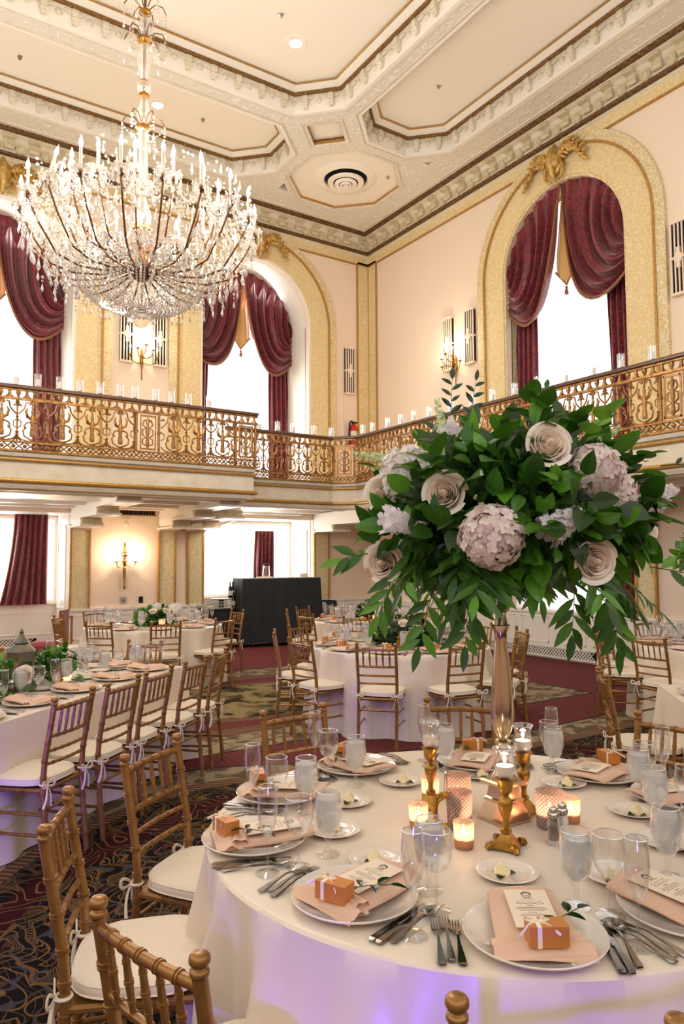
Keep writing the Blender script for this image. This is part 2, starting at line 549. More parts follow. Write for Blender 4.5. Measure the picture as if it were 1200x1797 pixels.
def mercury_mat(name, c, scale, thr):
    """speckled mercury glass: mottled gilt film over clear glass"""
    t = NT(name)
    v = t.coords('Object')
    vo = t.n('TexVoronoi', Vector=v, Scale=scale)
    f = t.ramp(vo.outputs['Distance'], [(thr, (0, 0, 0, 1)), (thr + 0.2, (1, 1, 1, 1))])
    tr = t.n('BsdfTransparent', Color=col(c))
    tl = t.n('BsdfTranslucent', Color=col(c))
    gl = t.n('BsdfGlossy', Color=col(c), Roughness=0.2)
    a = t.n('MixShader', Fac=0.65, i1=tr.outputs[0], i2=tl.outputs[0])
    b = t.n('MixShader', i1=gl.outputs[0], i2=a.outputs[0])
    t.l(t.math('MULTIPLY_ADD', f, 0.5, 0.42), b.inputs[0])
    bp = t.n('Bump', Strength=0.8, Distance=0.004, Height=vo.outputs['Distance'])
    t.l(bp.outputs[0], gl.inputs['Normal'])
    t.l(bp.outputs[0], tl.inputs['Normal'])
    t.l(b.outputs[0], t.out.inputs[0])
    return t.m


MT['sheer'] = sheer_mat()
MT['mercury'] = mercury_mat('gold_mercury_glass', '#F8E2CC', 220.0, 0.15)
MT['hobnail'] = quilted_mat('pink_hobnail_glass', '#FAE6DA', '#C98F70')


# ------------------------------------------------------------ mesh helpers
class MB:
    def __init__(s):
        s.v = []; s.f = []; s.sm = []

    def add(s, vs, fs, smooth=True, mat=None):
        o = len(s.v)
        if mat is not None:
            vs = [mat @ Vector(p) for p in vs]
        s.v += [tuple(p) for p in vs]
        s.f += [tuple(i + o for i in f) for f in fs]
        s.sm += [smooth] * len(fs)
        return s

    def box(s, c, d, rz=0.0, taper=1.0, mat=None):
        hx, hy, hz = d[0] / 2, d[1] / 2, d[2] / 2
        vs = []
        for z, k in ((-hz, 1.0), (hz, taper)):
            for x, y in ((-hx, -hy), (hx, -hy), (hx, hy), (-hx, hy)):
                x, y = x * k, y * k
                vs.append((c[0] + x * cos(rz) - y * sin(rz), c[1] + x * sin(rz) + y * cos(rz), c[2] + z))
        return s.add(vs, [(3, 2, 1, 0), (4, 5, 6, 7), (0, 1, 5, 4), (1, 2, 6, 5), (2, 3, 7, 6), (3, 0, 4, 7)], False, mat)

    def lathe(s, prof, n=20, c=(0, 0, 0), mat=None, smooth=True, a0=0.0, sx=1.0, sy=1.0):
        vs, fs = [], []
        for r, z in prof:
            for k in range(n):
                a = a0 + 2 * pi * k / n
                vs.append((c[0] + r * cos(a) * sx, c[1] + r * sin(a) * sy, c[2] + z))
        for i in range(len(prof) - 1):
            for k in range(n):
                k2 = (k + 1) % n
                fs.append((i * n + k, i * n + k2, (i + 1) * n + k2, (i + 1) * n + k))
        if prof[0][0] > 1e-5:
            fs.append(tuple(range(n - 1, -1, -1)))
        if prof[-1][0] > 1e-5:
            b = (len(prof) - 1) * n
            fs.append(tuple(b + k for k in range(n)))
        return s.add(vs, fs, smooth, mat)

    def shell(s, prof, n=20, c=(0, 0, 0), mat=None):
        """open lathe, no caps"""
        vs, fs = [], []
        for r, z in prof:
            for k in range(n):
                a = 2 * pi * k / n
                vs.append((c[0] + r * cos(a), c[1] + r * sin(a), c[2] + z))
        for i in range(len(prof) - 1):
            for k in range(n):
                k2 = (k + 1) % n
                fs.append((i * n + k, i * n + k2, (i + 1) * n + k2, (i + 1) * n + k))
        return s.add(vs, fs, True, mat)

    def tube(s, pts, r, n=6, closed=False, caps=True, sx=1.0, mat=None):
        pts = [Vector(p) for p in pts]
        N = len(pts)
        rs = r if isinstance(r, (list, tuple)) else [r] * N
        vs, fs = [], []
        prev = None
        for i, p in enumerate(pts):
            if closed:
                t = pts[(i + 1) % N] - pts[i - 1]
            else:
                t = pts[min(i + 1, N - 1)] - pts[max(i - 1, 0)]
            if t.length < 1e-9:
                t = Vector((0, 0, 1))
            t.normalize()
            if prev is None:
                a = Vector((0, 0, 1)) if abs(t.z) < 0.9 else Vector((1, 0, 0))
                u = t.cross(a).normalized()
            else:
                u = prev - t * prev.dot(t)
                if u.length < 1e-6:
                    u = t.orthogonal()
                u.normalize()
            prev = u
            w = t.cross(u)
            for k in range(n):
                a = 2 * pi * k / n
                vs.append(p + u * (cos(a) * rs[i] * sx) + w * (sin(a) * rs[i]))
        M_ = N if closed else N - 1
        for i in range(M_):
            j = (i + 1) % N
            for k in range(n):
                k2 = (k + 1) % n
                fs.append((i * n + k, i * n + k2, j * n + k2, j * n + k))
        if caps and not closed:
            fs.append(tuple(range(n - 1, -1, -1)))
            fs.append(tuple((N - 1) * n + k for k in range(n)))
        return s.add(vs, fs, True, mat)

    def grid(s, fn, nu, nv, mat=None, smooth=True, closed_u=False):
        vs = [fn(i / nu, j / nv) for j in range(nv + 1) for i in range(nu + (0 if closed_u else 1))]
        w = nu if closed_u else nu + 1
        fs = []
        for j in range(nv):
            for i in range(nu):
                i2 = (i + 1) % w if closed_u else i + 1
                fs.append((j * w + i, j * w + i2, (j + 1) * w + i2, (j + 1) * w + i))
        return s.add(vs, fs, smooth, mat)

    def sphere(s, c, r, n=10, m=6, sz=1.0, mat=None):
        prof = [(r * sin(pi * i / m) if 0 < i < m else 0.0, -r * sz * cos(pi * i / m)) for i in range(m + 1)]
        return s.lathe(prof, n, c, mat)

    def loft(s, secs, mat=None, smooth=False):
        """rectangular sections along x: (x, width, z, thickness)"""
        vs = []
        for x, w, z, t in secs:
            vs += [(x, -w / 2, z), (x, w / 2, z), (x, w / 2 * 0.8, z + t), (x, -w / 2 * 0.8, z + t)]
        fs = []
        for i in range(len(secs) - 1):
            a, b = i * 4, i * 4 + 4
            for k in range(4):
                k2 = (k + 1) % 4
                fs.append((a + k2, a + k, b + k, b + k2))
        fs.append((0, 1, 2, 3)); e = 4 * (len(secs) - 1)
        fs.append((e + 3, e + 2, e + 1, e))
        return s.add(vs, fs, smooth, mat)

    def mesh(s, name, mat):
        me = bpy.data.meshes.new(name)
        me.from_pydata(s.v, [], s.f)
        me.polygons.foreach_set('use_smooth', s.sm)
        me.materials.append(mat)
        if any(s.sm):
            me.set_sharp_from_angle(angle=radians(42))
        me.update()
        return me

    def build(s, name, mat, parent=None):
        o = bpy.data.objects.new(name, s.mesh(name, MT[mat] if isinstance(mat, str) else mat))
        COL.objects.link(o)
        if parent is not None:
            o.parent = parent
        return o


def tag(o, label=None, cat=None, group=None, kind=None):
    if label: o['label'] = label
    if cat: o['category'] = cat
    if group: o['group'] = group
    if kind: o['kind'] = kind
    return o


def thing(name, label, cat, loc=(0, 0, 0), rz=0.0, group=None):
    o = bpy.data.objects.new(name, None)
    o.empty_display_size = 0.05
    COL.objects.link(o)
    o.location = loc
    o.rotation_euler = (0, 0, rz)
    return tag(o, label, cat, group)


KIDS = {}


def dup(o, loc=None, rz=None, label=None, group=None, parent=None, scale=None):
    c = o.copy()
    COL.objects.link(c)
    if parent is not None:
        c.parent = parent
    if loc is not None: c.location = loc
    if rz is not None: c.rotation_euler = (0, 0, rz)
    if scale is not None: c.scale = scale
    if label: c['label'] = label
    if group: c['group'] = group
    if o.name not in KIDS:
        KIDS[o.name] = list(o.children)
    for ch in KIDS[o.name]:
        dup(ch, parent=c)
    return c


def struct(name, mb, mat, parent=None):
    o = mb.build(name, mat, parent)
    if parent is None:
        o['kind'] = 'structure'
    return o


def plate2d(loops, depth, z0=0.0):
    """fill 2D loops (outer first, then holes) and extrude from z0 to z0+depth; returns verts, faces"""
    cu = bpy.data.curves.new('outline', 'CURVE')
    cu.dimensions = '2D'
    cu.fill_mode = 'BOTH'
    cu.extrude = depth / 2
    for lp in loops:
        sp = cu.splines.new('POLY')
        sp.points.add(len(lp) - 1)
        for p, q in zip(sp.points, lp):
            p.co = (q[0], q[1], 0, 1)
        sp.use_cyclic_u = True
    o = bpy.data.objects.new('outline', cu)
    COL.objects.link(o)
    dg = bpy.context.evaluated_depsgraph_get()
    me = bpy.data.meshes.new_from_object(o.evaluated_get(dg))
    vs = [(v.co.x, v.co.y, v.co.z + z0 + depth / 2) for v in me.vertices]
    fs = [tuple(p.vertices) for p in me.polygons]
    bpy.data.objects.remove(o)
    bpy.data.curves.remove(cu)
    bpy.data.meshes.remove(me)
    return vs, fs


def circ(cx, cy, r, n=32, a0=0.0, a1=2 * pi):
    full = abs(a1 - a0 - 2 * pi) < 1e-6
    return [(cx + r * cos(a0 + (a1 - a0) * i / (n if full else n - 1)), cy + r * sin(a0 + (a1 - a0) * i / (n if full else n - 1))) for i in range(n)]


def inset(poly, d):
    """inset a counter-clockwise convex polygon"""
    n = len(poly)
    out = []
    for i in range(n):
        p0, p1, p2 = Vector(poly[i - 1]), Vector(poly[i]), Vector(poly[(i + 1) % n])
        e1 = (p1 - p0).normalized(); e2 = (p2 - p1).normalized()
        n1 = Vector((-e1.y, e1.x)); n2 = Vector((-e2.y, e2.x))
        k = d / (1 + n1.dot(n2))
        q = p1 + (n1 + n2) * k
        out.append((q.x, q.y))
    return out


def ringband(mb, pa, za, pb, zb):
    """quad band between two polygons of equal count"""
    n = len(pa)
    vs = [(p[0], p[1], za) for p in pa] + [(p[0], p[1], zb) for p in pb]
    mb.add(vs, [(i, (i + 1) % n, n + (i + 1) % n, n + i) for i in range(n)], False)


# back wall plane frame: local (u, w, depth into wall) -> world ; right wall likewise
YB, XR = 13.45, 9.65
MBACK = Matrix(((1, 0, 0, 0), (0, 0, 1, YB), (0, 1, 0, 0), (0, 0, 0, 1)))          # (x, z, +depth outwards) -> (x, YB+d, z)
MRIGHT = Matrix(((0, 0, 1, XR), (1, 0, 0, 0), (0, 1, 0, 0), (0, 0, 0, 1)))         # (y, z, d) -> (XR+d, y, z)

# ------------------------------------------------------------ the room
fl = MB().add([(-5, -4, 0), (12, -4, 0), (12, 16, 0), (-5, 16, 0)], [(0, 1, 2, 3)], False)
struct('floor', fl, 'carpet')

AH, SPR = 1.235, 6.79           # upper arch half width, spring height
ARCHB = (1.795, 6.765)          # arch centres on the back wall
ARCHR = 7.88                    # arch centre on the right wall
ZBAL = 3.10


def arch_loop(cx, half, zb, spr, n=28):
    return [(cx - half, zb), (cx + half, zb)] + circ(cx, spr, half, n, 0, pi)


vs, fs = plate2d([[(-3.5, -0.02), (9.9, -0.02), (9.9, 9.6), (-3.5, 9.6)]] +
                 [arch_loop(c, AH, ZBAL, SPR) for c in ARCHB] +
                 [[(0.56, 0.0), (3.05, 0.0), (3.05, 2.52), (0.56, 2.52)], [(5.58, 0.0), (8.12, 0.0), (8.12, 2.52), (5.58, 2.52)]], 0.12)
struct('wall_back', MB().add(vs, fs, False, MBACK), 'wall')
vs, fs = plate2d([[(-4.0, -0.02), (13.45, -0.02), (13.45, 9.6), (-4.0, 9.6)], arch_loop(ARCHR, AH, ZBAL, SPR),
                  [(6.62, 0.74), (9.14, 0.74), (9.14, 2.45), (6.62, 2.45)],
                  arch_loop(2.9, AH, ZBAL, SPR)], 0.12)
struct('wall_right', MB().add(vs, fs, False, MRIGHT), 'wall')

# deep window bays in the back wall: vaulted reveal above, square bay below
for i, cx in enumerate(ARCHB):
    mb = MB()
    lp = arch_loop(cx, AH, ZBAL, SPR, 40)
    vs = [(x, YB + 0.1, z) for x, z in lp] + [(x, YB + 1.0, z) for x, z in lp]
    n = len(lp)
    mb.add(vs, [(k, (k + 1) % n, n + (k + 1) % n, n + k) for k in range(n)])
    struct('trim_%d' % (1 + i), mb, 'white')
    # window frame, arched, with glass
    lo = arch_loop(cx, AH, ZBAL, SPR, 40); li = arch_loop(cx, AH - 0.07, ZBAL + 0.08, SPR, 40)
    v2, f2 = plate2d([lo, li], 0.06)
    w = struct('window_%d' % (1 + i), MB().add(v2, f2, False, Matrix.Translation((0, 0.97, 0)) @ MBACK), 'white')
    g = MB()
    g.add([(x, YB + 1.0, z) for x, z in li], [tuple(range(len(li)))], False).build('pane', 'pane', w)

BAYS = ((0.56, 3.05), (5.58, 8.12))
for i, (x0, x1) in enumerate(BAYS):
    mb = MB()
    y0, y1 = YB + 0.1, YB + 1.0
    mb.box((x0 - 0.05, (y0 + y1) / 2, 1.3), (0.1, y1 - y0, 2.6))
    mb.box((x1 + 0.05, (y0 + y1) / 2, 1.3), (0.1, y1 - y0, 2.6))
    mb.box(((x0 + x1) / 2, (y0 + y1) / 2, 2.58), (x1 - x0 + 0.2, y1 - y0, 0.12))
    mb.box(((x0 + x1) / 2, y1 + 0.04, 0.43), (x1 - x0, 0.08, 0.86))
    mb.box(((x0 + x1) / 2, y1 + 0.04, 2.55), (x1 - x0, 0.08, 0.2))
    struct('trim_%d' % (3 + i), mb, 'white')
    # raised panels on the bay's side walls and below the sill
    pm = MB()
    for (xs, sgn) in ((x1, -1), (x0, 1)):
        for dy in (0.16, 0.78):
            pm.box((xs + sgn * 0.008, y0 + dy, 1.55), (0.016, 0.035, 1.5))
        for z in (0.8, 2.3):
            pm.box((xs + sgn * 0.008, y0 + 0.47, z), (0.016, 0.62, 0.035))
    k = 4
    wd = (x1 - x0) / k
    for j in range(k):
        cx = x0 + wd * (j + 0.5)
        for z in (0.30, 0.70):
            pm.box((cx, y1 - 0.006, z), (wd - 0.12, 0.012, 0.02))
        for sx in (-1, 1):
            pm.box((cx + sx * (wd / 2 - 0.06), y1 - 0.006, 0.5), (0.02, 0.012, 0.42))
    pm.box(((x0 + x1) / 2, y1 - 0.02, 0.87), (x1 - x0, 0.06, 0.04))
    struct('trim_%d' % (5 + i), pm, 'white')
    w = MB()
    v2, f2 = plate2d([[(x0, 0.86), (x1, 0.86), (x1, 2.5), (x0, 2.5)], [(x0 + .06, 0.93), (x1 - .06, 0.93), (x1 - .06, 2.44), (x0 + .06, 2.44)]], 0.06)
    w.add(v2, f2, False, Matrix.Translation((0, 0.985, 0)) @ MBACK)
    wo = struct('window_%d' % (3 + i), w, 'white')
    MB().add([(x0, YB + 1.03, 0.9), (x1, YB + 1.03, 0.9), (x1, YB + 1.03, 2.48), (x0, YB + 1.03, 2.48)], [(0, 1, 2, 3)], False).build('pane', 'pane', wo)

# sloping underside of the service stair in the second bay
st = MB()
y0, y1 = YB + 0.12, YB + 0.98
st.add([(5.58, y0, 2.2), (5.58, y0, 2.52), (6.45, y0, 2.52), (5.58, y1, 1.95), (5.58, y1, 2.52), (6.75, y1, 2.52)],
       [(0, 2, 1), (3, 4, 5), (0, 3, 5, 2), (1, 2, 5, 4), (0, 1, 4, 3)], False)
struct('trim_7', st, 'plaster')

# right wall windows
lo = arch_loop(ARCHR, AH, ZBAL, SPR, 40); li = arch_loop(ARCHR, AH - 0.07, ZBAL + 0.08, SPR, 40)
v2, f2 = plate2d([lo, li], 0.06)
w = struct('window_5', MB().add(v2, f2, False, Matrix.Translation((0.36, 0, 0)) @ MRIGHT), 'white')
MB().add([(XR + 0.39, y, z) for y, z in li], [tuple(range(len(li)))], False).build('pane', 'pane', w)
mb = MB()
n = len(lo)
mb.add([(XR + 0.1, y, z) for y, z in lo] + [(XR + 0.4, y, z) for y, z in lo], [(k, (k + 1) % n, n + (k + 1) % n, n + k) for k in range(n)])
struct('trim_8', mb, 'frame_hi')
mb = MB()
v2, f2 = plate2d([[(6.62, 0.74), (9.14, 0.74), (9.14, 2.45), (6.62, 2.45)], [(6.68, 0.8), (9.08, 0.8), (9.08, 2.39), (6.68, 2.39)]], 0.30)
w = struct('window_6', mb.add(v2, f2, False, Matrix.Translation((0.06, 0, 0)) @ MRIGHT), 'white')
MB().add([(XR + 0.33, y, z) for y, z in ((6.65, .78), (9.1, .78), (9.1, 2.4), (6.65, 2.4))], [(0, 1, 2, 3)], False).build('pane', 'pane', w)

# ------------------------------------------------------------ arch surrounds, panel borders, pilasters
TR = [9]


def trim(mb, mat):
    o = struct('trim_%d' % TR[0], mb, mat)
    TR[0] += 1
    return o


def arch_band(cx, r0, r1, zb, d0, d1, mat, M4, spr=SPR, n=44):
    """raised band around an arch, standing d1 proud of the wall"""
    lo = [(cx + r1, zb)] + circ(cx, spr, r1, n, 0, pi) + [(cx - r1, zb), (cx - r0, zb)] + circ(cx, spr, r0, n, pi, 0) + [(cx + r0, zb)]
    v, f = plate2d([lo], d1)
    trim(MB().add(v, f, False, M4 @ Matrix.Translation((0, 0, -d1))), mat)


for cx, M4 in ((ARCHB[0], MBACK), (ARCHB[1], MBACK), (ARCHR, MRIGHT)):
    arch_band(cx, AH, AH + 0.05, ZBAL, 0, 0.03, 'white' if M4 is MBACK else 'frame_hi', M4)
    arch_band(cx, AH + 0.05, AH + 0.50, ZBAL, 0, 0.045, 'frame', M4)
    arch_band(cx, AH + 0.50, AH + 0.54, ZBAL, 0, 0.075, 'goldline', M4)
    arch_band(cx, AH + 0.54, AH + 0.70, ZBAL, 0, 0.06, 'frame_hi', M4)

# gilt panel borders in the corner and under the cornice
bd = MB()
for M4, a, b in ((MBACK, -3.5, XR), (MRIGHT, -4.0, YB)):
    bd.box(((a + b) / 2, 8.60, -0.012), (b - a, 0.22, 0.024), 0, 1, M4)
bd.box((XR - 0.17, 5.8, -0.012), (0.30, 5.5, 0.024), 0, 1, MBACK)
bd.box((YB - 0.17, 5.8, -0.012), (0.30, 5.5, 0.024), 0, 1, MRIGHT)
trim(bd, 'frame')
bl = MB()
for M4, a, b in ((MBACK, -3.5, XR), (MRIGHT, -4.0, YB)):
    bl.box(((a + b) / 2, 8.485, -0.017), (b - a, 0.03, 0.034), 0, 1, M4)
bl.box((XR - 0.33, 5.8, -0.017), (0.03, 5.4, 0.034), 0, 1, MBACK)
bl.box((YB - 0.33, 5.8, -0.017), (0.03, 5.4, 0.034), 0, 1, MRIGHT)
bl.tube([(XR - 0.02, YB - 0.02, 3.1), (XR - 0.02, YB - 0.02, 8.5)], 0.022, 6)
trim(bl, 'goldline')

# pilasters of the lower storey with capitals
PIL = ((3.05, 3.40), (4.67, 5.01), (5.25, 5.58), (8.12, 8.51))
pm, pg, pc = MB(), MB(), MB()
for a, b in PIL:
    pm.box(((a + b) / 2, YB - 0.02, 1.53), (b - a - 0.05, 0.04, 1.52))
    for x in (a + 0.012, b - 0.012):
        pg.box((x, YB - 0.03, 1.53), (0.035, 0.06, 1.52))
for a, b in ((6.28, 6.62), (9.14, 9.48)):
    pm.box((XR - 0.02, (a + b) / 2, 1.53), (0.04, b - a - 0.05, 1.52))
    for y in (a + 0.012, b - 0.012):
        pg.box((XR - 0.03, y, 1.53), (0.06, 0.035, 1.52))
trim(pm, 'pilaster'); trim(pg, 'goldline')

# stepped brackets carrying the balcony, each tier with a carved end
bk, bo = MB(), MB()


def bracket(x0, x1, yend):
    for k, (ya, z0, z1) in enumerate(((YB - 0.75, 2.28, 2.66), (YB - 1.75, 2.42, 2.66), (yend, 2.54, 2.66))):
        yb_ = YB - 0.02
        yn = yb_ if k == 0 else (YB - 0.75 if k == 1 else YB - 1.75)
        if yn - ya < 0.05: continue
        bk.box(((x0 + x1) / 2, (ya + yn) / 2, (z0 + z1) / 2), (x1 - x0, yn - ya, z1 - z0))
        bk.box(((x0 + x1) / 2, (ya + yn) / 2 - 0.05, z0 - 0.015), (x1 - x0 + 0.06, yn - ya + 0.1, 0.03))
        bo.box(((x0 + x1) / 2, ya - 0.03, z0 + 0.05), (x1 - x0 - 0.02, 0.07, 0.09))
        bo.tube([(x0 - .006, ya - 0.05, z0 + 0.02), (x1 + .006, ya - 0.05, z0 + 0.02)], 0.035, 10)
        bo.tube([(x0 + 0.01, ya - 0.05, z0 + 0.10), (x1 - 0.01, ya - 0.05, z0 + 0.10)], 0.025, 8)
    bo.box(((x0 + x1) / 2, YB - 0.04, 2.27), (x1 - x0 + 0.03, 0.10, 0.10))


for (a, b), ye in zip(PIL, (10.62, 10.62, 11.75, 11.75)):
    bracket(a, b, ye)
for (a, b) in ((6.28, 6.62), (9.14, 9.48)):
    for xa, xb, z0 in ((XR - 0.6, XR, 2.28), (XR - 1.2, XR - 0.6, 2.42), (7.95, XR - 1.2, 2.54)):
        bk.box(((xa + xb) / 2, (a + b) / 2, (z0 + 2.66) / 2), (xb - xa, b - a, 2.66 - z0))
        bo.tube([(xa - 0.02, a, z0 + 0.03), (xa - 0.02, b, z0 + 0.03)], 0.04, 8)
trim(bk, 'white'); trim(bo, 'modillion')

# wainscot: lower walls panelled in white, with chair rail
wn = MB()


def wains(M4, a, b, k, zt=0.77):
    wn.box(((a + b) / 2, zt / 2, -0.012), (b - a, zt, 0.024), 0, 1, M4)
    wn.box(((a + b) / 2, zt + 0.015, -0.03), (b - a, 0.045, 0.06), 0, 1, M4)
    wn.box(((a + b) / 2, 0.03, -0.025), (b - a, 0.06, 0.05), 0, 1, M4)
    w_ = (b - a) / k
    for j in range(k):
        c = a + w_ * (j + 0.5)
        for z in (0.26, 0.68):
            wn.box((c, z, -0.030), (w_ - 0.14, 0.022, 0.014), 0, 1, M4)
        for sx in (-1, 1):
            wn.box((c + sx * (w_ / 2 - 0.08), 0.47, -0.030), (0.022, 0.44, 0.014), 0, 1, M4)


wains(MBACK, 3.05, 5.58, 3)
wains(MBACK, 8.12, XR, 2)
wains(MRIGHT, 3.0, YB, 14, 0.75)
wains(MBACK, -3.5, 0.56, 5)
trim(wn, 'white')

# ------------------------------------------------------------ balcony
XBAL, YDEEP, YMID, XSTEP = 7.67, 10.20, 11.45, 5.13
sl = MB()
v, f = plate2d([[(-3.5, YDEEP + 0.04), (XSTEP - 0.04, YDEEP + 0.04), (XSTEP - 0.04, YMID + 0.04), (XBAL - 0.32, YMID + 0.04), (XBAL + 0.04, YMID - 0.30),
                 (XBAL + 0.04, -3.8), (XR, -3.8), (XR, YB), (-3.5, YB)]], 0.40, 2.68)
struct('balcony_slab', sl.add(v, f, False), 'plaster')
# gilt string courses and mouldings along the balcony edge
EDGE = [(-3.5, YDEEP), (XSTEP, YDEEP), (XSTEP, YMID), (XBAL - 0.33, YMID), (XBAL, YMID - 0.33), (XBAL, -3.8)]


def edge_run(mb, off, z, r, n=8):
    pts = []
    P2 = [Vector(p) for p in EDGE]
    for i, p in enumerate(P2):
        ns = []
        for a, b in ((i - 1, i), (i, i + 1)):
            if a < 0 or b >= len(P2):
                continue
            e = (P2[b] - P2[a]).normalized()
            ns.append(Vector((e.y, -e.x)))
        nn = sum(ns, Vector((0, 0)))
        k = 1.0 if len(ns) == 1 else 2.0 / (1 + ns[0].dot(ns[1])) / 2
        q = p + nn * (off * k)
        pts.append((q.x, q.y, z))
    mb.tube(pts, r, n)


g1, g2 = MB(), MB()
edge_run(g1, -0.02, 2.995, 0.022); edge_run(g1, 0.0, 2.715, 0.030)
trim(g1, 'goldline')
edge_run(g2, -0.04, 3.075, 0.05); edge_run(g2, -0.06, 2.66, 0.05, 6); edge_run(g2, -0.14, 2.63, 0.045, 6)
trim(g2, 'plaster')
# ceiling beams under the balcony and drop cornice
ub = MB()
for y in (10.75, 11.6, 12.5, 13.2):
    x1 = XSTEP - 0.2 if y < 11.5 else XBAL
    ub.box(((-3.5 + x1) / 2, y, 2.64), (x1 + 3.5, 0.16, 0.10))
ub.box((8.9, 5.0, 2.65), (0.18, 16.5, 0.10))
trim(ub, 'white')

# the ballroom's two other walls, behind the photographer, up to the balcony level
mb = MB(); mb.box((2.3, -4.05, 1.75), (14.8, 0.1, 3.5)); struct('wall_front', mb, 'wall_low')
mb = MB(); mb.box((-5.05, 4.7, 1.75), (0.1, 17.6, 3.5)); struct('wall_left', mb, 'wall_low')

# ------------------------------------------------------------ ceiling with coffers
ZB, ZP = 9.12, 9.50


def cham(x0, x1, y0, y1, c):
    return [(x0 + c, y0), (x1 - c, y0), (x1, y0 + c), (x1, y1 - c), (x1 - c, y1), (x0 + c, y1), (x0, y1 - c), (x0, y0 + c)]


COFF = [cham(-3.2, 6.40, 3.0, 10.17, 0.62), cham(-3.2, 6.35, 10.57, 12.53, 0.62), cham(6.73, 8.72, 3.0, 10.13, 0.57)]
OCT = cham(6.68, 8.72, 10.48, 12.52, 0.60)
DIA = [(6.53, 9.92), (6.93, 10.33), (6.53, 10.74), (6.13, 10.33)]
TRI = [[(8.55, 10.13), (8.70, 10.13), (8.70, 10.0)], [(6.72, 12.2), (6.95, 12.45), (6.72, 12.45)]]
v, f = plate2d([[(-5, -4), (9.32, -4), (9.32, 13.12), (-5, 13.12)]] + COFF + [OCT, DIA] + [t for t in TRI], 0.34, ZB)
struct('ceiling', MB().add(v, f, False), 'beam')
mb = MB()
mb.add([(-5, -4, ZP), (10, -4, ZP), (10, 14, ZP), (-5, 14, ZP)], [(0, 3, 2, 1)], False)
mb.add([(p[0], p[1], ZB + 0.05) for p in OCT], [tuple(range(8))[::-1]], False)
mb.add([(p[0], p[1], ZB + 0.09) for p in DIA], [(3, 2, 1, 0)], False)
trim(mb, 'ceil')
white, bead, gold, brk = MB(), MB(), MB(), MB()
for poly in COFF:
    p1, p2, p3 = inset(poly, 0.05), inset(poly, 0.13), inset(poly, 0.25)
    ringband(white, inset(poly, 0.002), ZB + 0.0, inset(poly, 0.002), ZB + 0.30)
    ringband(white, inset(poly, 0.0), ZB + 0.26, p2, ZB + 0.26)          # shelf
    ringband(white, p2, ZB + 0.30, inset(poly, 0.24), ZB + 0.36)        # cove
    ringband(bead, p2, ZB + 0.245, p2, ZB + 0.325); ringband(bead, inset(poly, 0.085), ZB + 0.25, p2, ZB + 0.25)
    ringband(gold, inset(poly, 0.23), ZB + 0.352, inset(poly, 0.23), ZP); ringband(gold, inset(poly, 0.23), ZB + 0.352, inset(poly, 0.26), ZB + 0.36)
    ringband(white, inset(poly, -0.05), ZB - 0.012, inset(poly, 0.012), ZB - 0.012)
    ringband(white, inset(poly, 0.012), ZB - 0.012, inset(poly, 0.012), ZB + 0.02)
    # scrolled brackets and rosettes on the coffer sides
    for i in range(8):
        a, b = Vector(poly[i]), Vector(poly[(i + 1) % 8])
        e = (b - a); L = e.length; e.normalize()
        nrm = Vector((-e.y, e.x))
        k = max(1, round(L / 0.42))
        ang = atan2(e.y, e.x)
        for j in range(k):
            c = a + e * (L * (j + 0.5) / k)
            M4 = Matrix.Translation((c.x, c.y, ZB)) @ Matrix.Rotation(ang, 4, 'Z')
            brk.box((0, 0.05, 0.20), (0.085, 0.10, 0.12), 0, 1, M4)
            brk.tube([(-0.04, 0.05, 0.13), (0.04, 0.05, 0.13)], 0.035, 8, mat=M4)
            brk.box((0, 0.025, 0.10), (0.06, 0.05, 0.09), 0, 1, M4)
            for s_ in (-1, 1):
                brk.tube([(s_ * 0.04, 0.03, 0.24), (s_ * 0.09, 0.03, 0.235), (s_ * 0.15, 0.02, 0.25)], [0.03, 0.03, 0.015], 5, mat=M4)
            M5 = M4 @ Matrix.Translation((L / k / 2, 0, 0.19)) @ Matrix.Rotation(-pi / 2, 4, 'X')
            brk.lathe([(0.0, 0.045), (0.03, 0.04), (0.05, 0.02), (0.06, 0.0)], 10, mat=M5)
for poly, d in ((OCT, 0.02), (DIA, 0.02)):
    ringband(gold, inset(poly, 0.002), ZB, inset(poly, 0.002), ZB + 0.05)
ringband(bead, inset(DIA, 0.001), ZB - 0.0, inset(DIA, 0.001), ZB + 0.09)
trim(white, 'white'); trim(bead, 'bead'); trim(gold, 'goldline'); trim(brk, 'plaster')
# raised rope edges on the beams
rp = MB()
for poly in COFF + [OCT, DIA]:
    q = inset(poly, -0.07)
    rp.tube([(p[0], p[1], ZB - 0.004) for p in q], 0.016, 6, closed=True)
rp.tube([(-4, 13.0, ZB), (9.2, 13.0, ZB), (9.2, -3, ZB)], 0.016, 6)
trim(rp, 'plaster')

# main cornice: brown gilt band, cove with modillions, lower gilt band
cv, cb = MB(), MB()


def cornice(prof, mb):
    pts = [(-4.5, YB), (XR, YB), (XR, -4.0)]
    vs = []
    for d, z in prof:
        vs += [(-4.5, YB - d, z), (XR - d, YB - d, z), (XR - d, -4.0, z)]
    fs = []
    for i in range(len(prof) - 1):
        for k in range(2):
            fs.append((i * 3 + k, i * 3 + k + 1, i * 3 + 3 + k + 1, i * 3 + 3 + k))
    mb.add(vs, fs, False)


cornice([(0.0, 8.68), (0.05, 8.70), (0.05, 8.74)], cv)
cornice([(0.05, 8.735), (0.10, 8.75), (0.12, 8.79)], cb)
cornice([(0.10, 8.79), (0.12, 8.93), (0.20, 9.01), (0.30, 9.03), (0.30, 9.05)], cv)
cornice([(0.30, 9.045), (0.345, 9.06), (0.36, 9.125), (0.34, 9.13)], cb)
trim(cv, 'plaster'); trim(cb, 'brownline')
md = MB()


